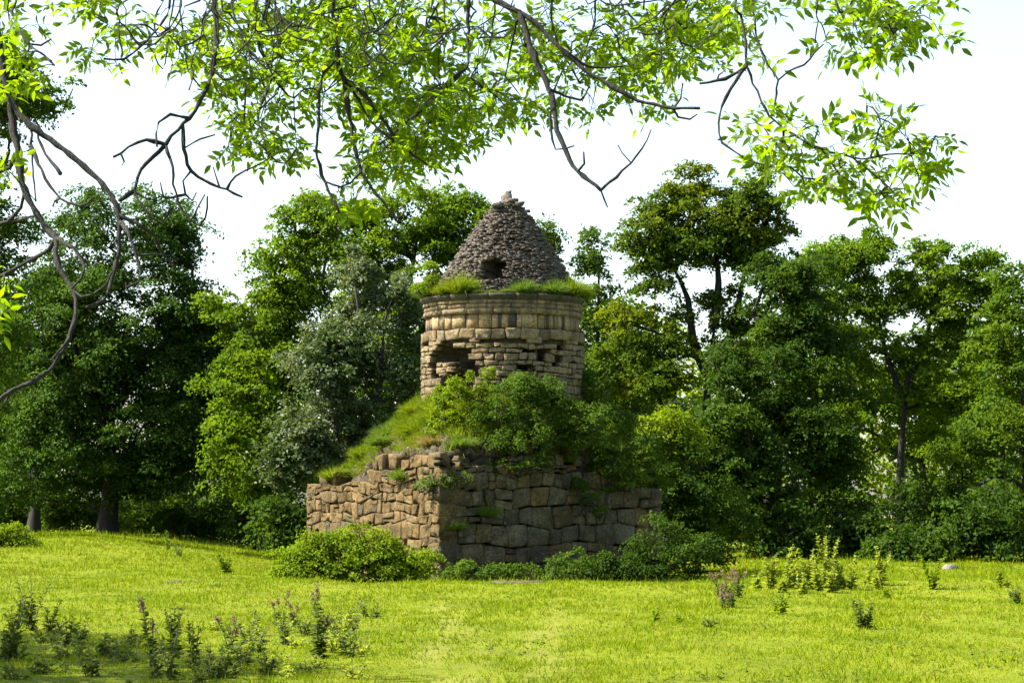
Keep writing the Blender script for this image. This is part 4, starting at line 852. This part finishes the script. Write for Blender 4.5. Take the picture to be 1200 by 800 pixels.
# low broad-leaved plants scattered in the turf
n = 2600; yy = 20 + 45 * rng.random(n) ** 1.3; xx = (rng.random(n) * 2 - 1) * (yy * 0.22 + 1); 
ok = (np.sin(xx * 1.1 + 2) * np.sin(yy * 0.45 + xx * 0.3) > 0.15) & ~((np.abs(xx - BC[0]) < 4.8) & (np.abs(yy - BC[1]) < 4.8)); xx, yy = xx[ok], yy[ok]; m_ = len(xx); kk = 7
xx = np.repeat(xx, kk); yy = np.repeat(yy, kk); n = len(xx); an = rng.uniform(0, 2 * math.pi, n)
V, Q = leaf_quads(np.stack([xx, yy, ground_z(xx, yy) + 0.01], 1), np.stack([np.cos(an), np.sin(an), 0.5 + 0.5 * rng.random(n)], 1), np.tile([0, 0, 1.0], (n, 1)) + rng.normal(size=(n, 3)) * 0.2, 0.03 + 0.04 * rng.random(n), 0.014 + 0.018 * rng.random(n))
tag(link('low_herbs', np_mesh('low_herbs', V, Q, M['leaf_weed'])), 'low broad leaved herbs scattered through the turf', 'herbs', kind='stuff')
# stones on the ground
def ground_stone(name, label, u, v, Y, sx, sy, sz, mat, cat):
    p = gpt(u, Y, 0); W, Q, T = stone_mesh([(math.cos(a) * sx * (0.8 + 0.3 * rng.random()), math.sin(a) * sy * (0.8 + 0.3 * rng.random())) for a in np.linspace(0, 2 * math.pi, 9)[:-1]], lambda s, t, o: (s, t, o), 0.1, sz, 0.03, None)
    o = link(name, np_mesh(name, W, [Q, T], mat), None); o.location = tuple(p); tag(o, label, cat); return o
ground_stone('stone_slab', 'flat pale grey stone slab lying before the shaded wall foot', 605, 682, 54.3, 0.75, 0.30, 0.05, M['stone_grey'], 'stone')
ground_stone('field_stone', 'small pale stone in the turf behind the leafy weed clump', 1110, 672, 66, 0.22, 0.16, 0.10, M['pale'], 'stone')
ground_stone('field_stone', 'flat grey stone in the grass by the yellow green feathery weed', 210, 668, 50, 0.26, 0.2, 0.02, M['stone_grey'], 'stone')

# ------------------------------------------------------------------ the overhanging ash in front
def leaflet(mb, c, d, nn, L, W):
    S = unit(np.cross(d, nn)); U = np.cross(S, d)
    V = np.array([c, c + d * L * .3 + S * W * .46 + U * W * .12, c + d * L * .62 + S * W * .36 + U * W * .1, c + d * L - U * L * .10, c + d * L * .62 - S * W * .36 + U * W * .1, c + d * L * .3 - S * W * .46 + U * W * .12, c + d * L * .35, c + d * L * .65])
    mb.add(V, [[0, 1, 2, 7], [0, 7, 4, 5]], [[7, 2, 3], [7, 3, 4]])
def pinnate(seed, pairs=3):
    rs = np.random.default_rng(seed); mb = MB(); Lr = 0.17
    ax = lambda t: np.array([t * Lr, 0.012 * math.sin(t * 3 + seed), -0.05 * t * t])
    mb.tube([ax(t) for t in (0, .35, .7, 1)], [0.0022, 0.0018, 0.0014, 0.001], 3, False)
    for k in range(pairs):
        t = 0.35 + 0.6 * k / pairs
        for s in (-1, 1):
            an = R(rs.uniform(42, 68)); d = unit(np.array([math.cos(an), s * math.sin(an), rs.uniform(-0.25, 0.2)]))
            leaflet(mb, ax(t), d, unit(np.array([rs.normal() * .3, rs.normal() * .3, 1])), rs.uniform(0.070, 0.098), rs.uniform(0.030, 0.041))
    leaflet(mb, ax(1), unit(np.array([1, rs.normal() * .15, -0.35])), unit(np.array([rs.normal() * .2, rs.normal() * .3, 1])), 0.10, 0.041)
    return mb
variants = []
for k in range(7):
    mb = pinnate(k, 3 if k % 3 else 2); variants.append((np.concatenate(mb.V), np.concatenate(mb.Q), np.concatenate(mb.T), mb.mesh('leaf', M['ash_leaf'])))
far_leaf = np.concatenate([np.array([[0, 0, 0], [.04, .02, 0], [.10, 0, -.01], [.04, -.02, 0]]) @ np.array([[math.cos(a), math.sin(a), 0], [-math.sin(a), math.cos(a), 0], [0, 0, 1]]) + np.array([t, 0, -t * t]) for t, a in ((.06, 1), (.06, -1), (.11, .9), (.11, -.9), (.17, 0))])
far_q = np.arange(20).reshape(5, 4)
TR = np.array([-8.6, 22.5, 0.0]); TR[2] = float(ground_z(TR[0], TR[1])) - 0.1
ash = empty('overhanging_ash_tree', TR, 'near ash tree whose hanging twigs and backlit leaves cross the sky above', 'tree')
trunk = resample([TR, TR + [0.1, 0, 1.5], TR + [0.35, -0.3, 3.2], TR + [0.7, -0.6, 5.0], TR + [0.6, -0.6, 7.5], TR + [0.3, 0, 9.5]], 0.3)
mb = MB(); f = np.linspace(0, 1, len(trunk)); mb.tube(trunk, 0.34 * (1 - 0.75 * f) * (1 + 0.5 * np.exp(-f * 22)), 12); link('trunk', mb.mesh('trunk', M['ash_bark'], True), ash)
nodes = list(trunk); par = [i - 1 for i in range(len(trunk))]
def add_branch(P, r0, r1, name='branch', sides=7, knob=0.0, root=None):
    P = np.asarray(P); b = len(nodes); A = np.array(nodes); j = int(np.argmin(np.linalg.norm(A - P[0], axis=1))) if root is None else root
    for k, p in enumerate(P): nodes.append(p); par.append(j if k == 0 else b + k - 1)
    n = len(P); rr = np.linspace(r0, r1, n) * (1 + knob * np.abs(rng.normal(size=n)))
    mb = MB(); mb.tube(P, rr, sides); link(name, mb.mesh(name, M['ash_bark'], True), ash)
# big limbs above the picture
for P in ([trunk[14], (-6.2, 20.3, 6.0), (-3.8, 18.6, 6.6), (-1.4, 17.6, 6.75), (1.0, 17.0, 6.6), (3.4, 16.6, 6.2)],
          [trunk[12], (-6.4, 19.2, 5.2), (-5.0, 17.0, 5.2), (-4.2, 15.6, 5.1)], [trunk[18], (-10.5, 24.5, 7.2), (-12.5, 27.5, 7.4), (-14.4, 30, 7.6)], [trunk[16], (-10.5, 21.5, 6.6), (-12.5, 21, 7.4)]):
    add_branch(resample(P, 0.3), 0.15, 0.035, 'limb', 8)
nlimb = len(nodes)
def twig(pts, Y0, Y1, px0, px1, knob=0.35, lift=False):
    P = [at(u, v, Y0 + (Y1 - Y0) * i / (len(pts) - 1)) for i, (u, v) in enumerate(pts)]
    if lift:
        A = np.array(nodes[len(trunk):nlimb]); d = np.linalg.norm(A - (P[0] + np.array([0, 0, 0.5])), axis=1); s = A[int(np.argmin(d))]
        P = [s, s * 0.45 + P[0] * 0.55 + np.array([0.0, 0, 0.25])] + P
    else:   # spring from the nearest hanging wood
        A = np.array(nodes[nlimb:]); s = A[int(np.argmin(np.linalg.norm((A - P[0]) * np.array([1, 0.3, 1]), axis=1)))]
        P = [s] + (P[1:] if np.linalg.norm((P[0] - s)[[0, 2]]) < 0.06 else P)
    Q = resample(P, 0.05); Q[1:-1] += rng.normal(size=(len(Q) - 2, 3)) * 0.0035
    add_branch(Q, px0 * 1.0 / F * Y0 / 2, px1 * 1.15 / F * Y1 / 2, 'branch', 6, knob)
TW = [  # picture columns and rows along each hanging branch, distances, thickness in pixels, springs from a limb?
 ([(-14, 20), (2, 72), (12, 115), (30, 142), (67, 169), (105, 201), (127, 224), (139, 251), (139, 289), (131, 330), (120, 352), (101, 360)], 15.6, 15.2, 10, 3, 1),
 ([(14, 120), (13, 132), (20, 175), (29, 223), (54, 267), (66, 279), (67, 307), (86, 341), (88, 367), (77, 405), (56, 435), (15, 457), (-4, 471)], 15.6, 14.8, 7, 3, 0),
 ([(139, 251), (150, 272), (160, 300), (165, 319), (162, 330), (148, 337)], 15.2, 15.0, 4, 2, 0), ([(139, 249), (165, 264), (180, 277), (192, 300), (205, 311)], 15.2, 15.5, 4, 1.6, 0), ([(161, 296), (185, 299), (203, 300)], 15.1, 15.2, 2, 1.2, 0),
 ([(66, 279), (85, 290), (99, 311), (95, 326), (84, 338)], 15.2, 15.0, 4, 2, 0), ([(86, 341), (95, 347), (109, 346), (124, 335), (131, 319)], 15.1, 15.0, 3, 1.5, 0), ([(62, 281), (58, 292), (30, 308), (8, 320), (-6, 326)], 15.2, 15.4, 4, 2.5, 0), ([(80, 385), (75, 405), (58, 421), (45, 416)], 15, 14.9, 3, 1.5, 0), ([(14, 457), (8, 470), (2, 478)], 14.9, 14.8, 3, 1.5, 0),
 ([(33, 150), (39, 189), (40, 215), (42, 236)], 15.5, 15.3, 2.8, 1.5, 0), ([(42, 155), (48, 172), (60, 190), (71, 204)], 15.5, 15.3, 2.8, 2.4, 0), ([(37, 172), (52, 208), (71, 233), (95, 242), (110, 231)], 15.4, 15.2, 3, 1.8, 0), ([(70, 231), (64, 236), (62, 242)], 15.3, 15.3, 2.4, 1.6, 0), ([(20, 180), (10, 196), (-6, 202)], 15.5, 15.6, 4, 3, 0), ([(30, 226), (24, 244), (10, 258), (-4, 263)], 15.4, 15.5, 4, 3, 0), ([(36, 255), (20, 258), (-4, 263)], 15.4, 15.5, 3, 2, 0),
 ([(12, -10), (14, 15), (24, 37), (40, 57), (52, 66), (64, 77)], 15.4, 15.0, 4, 1.5, 1), ([(38, 54), (50, 53), (60, 46)], 15.2, 15.2, 2.4, 1.4, 0),
 ([(254, -10), (253, 20), (253, 51), (248, 88), (233, 122), (209, 152), (186, 176), (165, 199), (157, 223), (140, 235)], 16.5, 16.0, 7.5, 3, 1),
 ([(219, 135), (199, 135), (186, 143), (183, 158), (184, 172)], 16.2, 16.1, 3, 2, 0), ([(196, 166), (180, 165), (162, 165), (150, 172), (142, 180), (133, 184)], 16.2, 16, 3, 2, 0), ([(142, 178), (146, 190), (143, 194)], 16, 16, 2, 1.4, 0), ([(216, 148), (217, 182), (224, 199), (240, 212), (257, 219), (284, 231)], 16.2, 16.2, 4, 1.8, 0), ([(262, 219), (275, 207), (287, 199), (302, 194), (316, 185)], 16.2, 16.3, 2.6, 1.2, 0), ([(256, 217), (253, 206), (250, 196)], 16.2, 16.2, 2, 1.2, 0),
 ([(199, 167), (202, 195), (203, 216), (213, 246), (224, 258), (233, 264), (241, 255), (243, 230)], 16.1, 16, 3, 1.5, 0), ([(220, 252), (232, 243), (240, 228)], 16, 16, 2, 1.2, 0), ([(157, 223), (168, 244), (178, 255), (189, 260), (196, 254), (199, 246)], 16, 16, 3, 1.6, 0), ([(158, 226), (170, 233), (184, 235)], 16, 16, 2, 1.2, 0), ([(222, 200), (216, 212), (217, 228), (224, 236), (230, 226)], 16.2, 16.2, 2.5, 1.3, 0), ([(213, 169), (235, 163), (252, 158)], 16.2, 16.2, 1.8, 1.1, 0), ([(214, 222), (200, 232), (192, 232), (188, 214)], 16.1, 16.1, 2.4, 1.2, 0),
 ([(200, -6), (199, 10), (186, 34), (165, 54), (145, 69), (122, 69)], 16.6, 16.4, 3.2, 1.6, 1), ([(140, 26), (141, 50), (143, 67)], 16.5, 16.4, 2, 1.5, 0), ([(204, 0), (197, 50), (191, 81), (180, 64), (172, 51)], 16.6, 16.5, 2, 1.2, 1), ([(213, -8), (215, 40), (218, 72), (226, 92), (234, 101)], 16.8, 16.8, 2.6, 1.2, 1), ([(90, -8), (105, 14), (125, 22)], 16.5, 16.4, 3, 1.4, 1),
 ([(294, -8), (290, 50), (287, 110), (287, 155)], 17.2, 17, 3.2, 1.6, 1), ([(314, -8), (306, 30), (304, 57), (316, 80), (318, 96), (304, 130), (306, 155), (317, 182), (334, 192), (346, 176)], 17, 16.7, 4, 1.5, 1), ([(260, 75), (275, 62), (290, 50), (300, 20)], 16.9, 17, 3, 2, 0), ([(318, 88), (330, 105), (345, 116), (356, 105)], 17, 17, 2.6, 1.2, 0),
 ([(392, -8), (393, 30), (395, 66), (380, 86), (375, 110), (373, 150), (371, 185), (385, 223), (398, 250)], 16.5, 16.2, 5, 2, 1), ([(372, 190), (382, 212), (400, 219)], 16.3, 16.2, 2.4, 1.4, 0), ([(340, -6), (352, 28), (368, 34), (380, 22)], 17, 17, 2.6, 1.2, 1),
 ([(549, -8), (549, 61), (545, 81), (525, 101), (495, 128), (464, 155), (434, 175)], 17, 16.6, 5, 1.8, 1), ([(392, 66), (400, 88), (427, 111), (451, 145), (478, 176), (501, 193)], 16.6, 16.4, 5, 2, 0), ([(402, 92), (413, 155), (424, 202), (444, 230), (464, 256), (472, 252)], 16.6, 16.2, 4, 1.8, 0), ([(424, 206), (410, 215), (396, 220)], 16.4, 16.4, 2.6, 1.4, 0), ([(403, 92), (425, 125), (440, 148), (462, 165)], 16.6, 16.5, 3, 1.6, 0), ([(540, 80), (512, 108), (480, 140), (450, 162)], 16.9, 16.7, 3, 1.6, 0),
 ([(570, -8), (579, 0), (609, 15), (636, 34), (656, 57), (680, 78), (711, 98), (738, 113), (775, 125), (800, 127), (820, 127)], 16.3, 15.8, 9, 2.4, 1), ([(786, 126), (798, 116), (800, 98)], 15.9, 15.9, 3, 1.4, 0), ([(785, 127), (795, 138), (808, 140), (817, 134)], 15.9, 15.9, 2.4, 1.2, 0),
 ([(604, 14), (619, 47), (636, 88), (648, 121), (653, 152), (667, 186), (683, 206), (704, 223)], 16.2, 15.8, 6, 3, 0), ([(704, 223), (722, 208), (739, 192), (752, 174), (763, 152)], 15.8, 15.8, 3.4, 1.2, 0), ([(704, 223), (708, 232), (712, 243)], 15.8, 15.8, 2, 1, 0), ([(678, 202), (685, 192), (684, 178)], 15.8, 15.8, 3, 1.4, 0), ([(644, 118), (645, 150), (650, 174), (662, 173), (673, 171)], 16, 15.9, 2.4, 1.2, 0), ([(739, 190), (730, 178), (724, 170)], 15.8, 15.8, 1.6, 1, 0),
 ([(646, -6), (650, 40), (664, 70), (680, 98)], 16.8, 16.6, 3, 1.6, 1), ([(698, -6), (696, 30), (680, 74)], 16.8, 16.5, 3, 1.6, 1), ([(644, 108), (664, 114), (680, 118), (690, 102)], 16.1, 16.1, 3, 1.4, 0), ([(656, 57), (690, 78), (730, 78)], 16.2, 16.2, 3, 1.4, 0), ([(610, 16), (600, 50), (592, 90)], 16.4, 16.6, 2.6, 1.2, 0), ([(576, 40), (560, 76), (552, 90)], 17, 17, 2.6, 1.2, 1),
 ([(862, -8), (868, 18), (874, 40), (876, 78), (888, 108), (901, 135), (920, 152), (942, 164), (975, 179), (1009, 186), (1040, 181)], 14.6, 14.0, 4.6, 1.6, 1), ([(874, 80), (850, 92), (820, 98)], 14.4, 14.4, 3, 2.2, 0), ([(836, 94), (842, 88), (848, 84)], 14.4, 14.4, 1.6, 1, 0), ([(873, 82), (856, 104), (846, 125), (842, 145), (846, 168), (862, 179), (885, 192), (911, 199)], 14.4, 14.2, 3, 1.2, 0), ([(883, -8), (884, 20), (888, 51), (900, 76), (911, 95), (910, 111), (905, 135)], 14.6, 14.3, 3, 2, 1), ([(911, 95), (925, 84), (942, 76), (955, 62), (965, 52)], 14.4, 14.5, 2.4, 1.2, 0), ([(959, -6), (958, 25), (955, 51)], 14.6, 14.5, 2.6, 1.4, 1), ([(978, -6), (995, 14), (1009, 24), (1036, 32), (1060, 32)], 14.4, 14.2, 4, 1.8, 1), ([(942, 164), (965, 180), (985, 205), (1000, 215)], 14.2, 14.1, 2.4, 1.2, 0), ([(1000, 186), (1030, 210), (1050, 228)], 14.1, 14, 2, 1.2, 0), ([(1040, 181), (1065, 180), (1088, 172)], 14, 14, 1.8, 1.1, 0), ([(1020, -6), (1040, 8), (1070, 20)], 14.4, 14.3, 3, 1.4, 1),
]
for pts, a, b, p0, p1, lift in TW: twig(pts, a, b, p0, p1, 0.38, bool(lift))
for q in range(34):   # more thin hanging shoots between the traced ones
    u = rng.choice([rng.uniform(205, 400), rng.uniform(400, 560), rng.uniform(560, 850)], p=[0.45, 0.25, 0.30]); v = -8.0; pts = [(u, v)]; L = rng.uniform(50, 150) * (1.0 if u < 560 else 0.75); an = rng.normal() * 0.35
    for k in range(5):
        an += rng.normal() * 0.35; u += math.sin(an) * L / 5; v += math.cos(an) * L / 5 * (1 if k < 4 else 0.4); pts.append((u, v))
    Y = rng.uniform(15.4, 16.6); twig(pts, Y, Y - 0.1, rng.uniform(2.0, 3.4), 1.2, 0.38, True)
    if rng.random() < 0.7:
        a, b = pts[3]; sg = rng.choice([-1, 1]); twig([(a, b), (a + sg * 14, b + 12), (a + sg * 30, b + 14), (a + sg * 40, b + rng.uniform(0, 12))], Y - .05, Y - .1, 2.0, 1.1, 0.38, False)
# leafy twig ends: scattered through the masses of the crown, each joined to the nearest wood
LM = [(130, 12, 50, 18, 8), (180, 25, 60, 26, 16), (230, 40, 40, 40, 20), (290, 50, 70, 52, 60), (300, 100, 55, 40, 34), (290, 160, 30, 26, 18), (335, 170, 22, 18, 10), (370, 40, 60, 42, 44), (400, 20, 60, 30, 34), (380, 100, 40, 40, 20), (450, 40, 60, 40, 40), (460, 95, 60, 44, 52), (500, 140, 60, 40, 56), (450, 165, 46, 30, 26), (545, 120, 45, 44, 36), (480, 185, 50, 18, 18), (415, 230, 26, 16, 7), (430, 195, 24, 14, 7),
      (520, 30, 60, 40, 30), (590, 60, 50, 50, 34), (610, 110, 46, 30, 26), (660, 40, 60, 40, 32), (690, 100, 60, 34, 24), (740, 40, 60, 40, 44), (760, 85, 50, 26, 20), (765, 118, 26, 14, 6), (820, 25, 50, 36, 60), (830, 55, 36, 26, 26), (900, 15, 50, 20, 12), (890, 55, 26, 22, 4), (1010, 15, 40, 24, 22), (1060, 30, 46, 28, 30), (1040, 60, 30, 16, 10), (1105, 8, 24, 16, 5), (975, 65, 18, 20, 5),
      (900, 140, 26, 22, 9), (930, 160, 34, 26, 14), (915, 185, 30, 20, 10), (960, 190, 40, 26, 14), (1010, 200, 40, 26, 16), (1040, 220, 32, 22, 12), (1050, 165, 30, 26, 12), (1085, 175, 28, 22, 12), (1025, 135, 16, 14, 5), (1060, 240, 20, 12, 5), (930, 225, 16, 10, 3), (880, 145, 12, 10, 2), (1070, 200, 24, 18, 8), (1060, 130, 12, 14, 3),
      (15, 20, 26, 34, 14), (22, 75, 20, 26, 10), (8, 190, 14, 12, 4), (-10, 330, 24, 60, 8), (75, 3, 30, 8, 4), (110, 60, 22, 12, 5), (135, 78, 14, 8, 3)]
tg, sizes = [], []
for u, v, ru, rv, n in LM:
    near = u > 865
    for k in range(max(2, int(n * (0.55 if u > 865 else (0.90 if u < 600 else 0.70))))):
        a = rng.uniform(0, 2 * math.pi); q = math.sqrt(rng.random())
        Y = rng.uniform(13.8, 14.9) if near else (rng.uniform(14.4, 16) if u < 60 else rng.uniform(16.2, 19.0))
        tg.append(at(u + ru * q * math.cos(a), v + rv * q * math.sin(a), Y))
tg = np.array(tg); nin = len(tg)
# the rest of the crown, above and beside the picture
ex = []  # unseen left lobes are placed and thickened to shade the near meadow corner
for c, rad, n in (((-11.4, 25.6, 7.2), (3.3, 3.0, 2.2), 760), ((-12.6, 28.6, 7.4), (2.8, 2.4, 2.0), 480), ((-13.8, 31.4, 7.4), (3.0, 2.8, 2.0), 560), ((-11.5, 21.5, 8.0), (3.2, 3.5, 2.6), 130), ((-8.4, 21.5, 9.6), (3.6, 3.6, 2.0), 150), ((-4.6, 18.6, 7.4), (3.0, 1.8, 0.9), 110), ((0.5, 17.3, 7.2), (3.4, 1.2, 0.7), 110)):
    d = sphere(n); ex.append(np.array(c) + d * np.array(rad) * (0.6 + 0.4 * rng.random(n))[:, None])
tg = np.concatenate([tg] + ex)
nn, pp, chains, cnt = grow(nodes, par, tg, 3, 0.0, 0.08)
mb = MB()
for ch in chains:
    P = nn[ch]; r = 0.0022 + 0.0016 * np.sqrt(np.minimum(cnt[ch], 14)); r[-1] = 0.002; r[0] = r[1]; mb.tube(P, r, 3)
link('twigs', mb.mesh('twigs', M['ash_bark'], True), ash, kind='stuff')
# leaves: a spray of compound leaves at each twig end
items = []
for ch in chains:
    e = nn[ch[-1]]; d = unit(nn[ch[-1]] - nn[ch[-2]]); a0 = rng.uniform(0, 2 * math.pi)
    inpic = np.min(np.abs(tg[:nin] - e).sum(1)) < 1e-6
    for k in range(rng.integers(2, 5)):
        an = a0 + k * 2.2; az = np.array([math.cos(an), math.sin(an) * 0.8, rng.uniform(-0.7, 0.5)]); D = unit(az + 0.5 * d)
        S = unit(np.cross(np.array([0, 0, 0.55]) + rng.normal(size=3) * 0.75, D)); U = np.cross(D, S)
        s = rng.uniform(0.6, 1.02) * (1.0 if inpic else 2.1)
        items.append((inpic, e, np.stack([D, S, U], 1) * s, int(rng.integers(0, 7))))
order = sorted(range(len(items)), key=lambda i: (not items[i][0], items[i][1][1] * (1.0 if items[i][1][0] > 1.2 else 1.08)))
single = set(order[:300]); fm = MB()
for i, (inp, e, Mx, v) in enumerate(items):
    if i in single:
        o = bpy.data.objects.new('leaf', variants[v][3]); col.objects.link(o); o.parent = ash
        o.matrix_local = Matrix.Translation(Vector(e - TR)) @ Matrix(Mx.tolist()).to_4x4()
    else:
        if inp: Vv, Qq, Tt, _ = variants[v]; fm.add(Vv @ Mx.T + e, Qq, Tt)
        else: fm.add(far_leaf @ Mx.T + e, far_q)
link('foliage', fm.mesh('foliage', M['ash_leaf']), ash, kind='stuff')
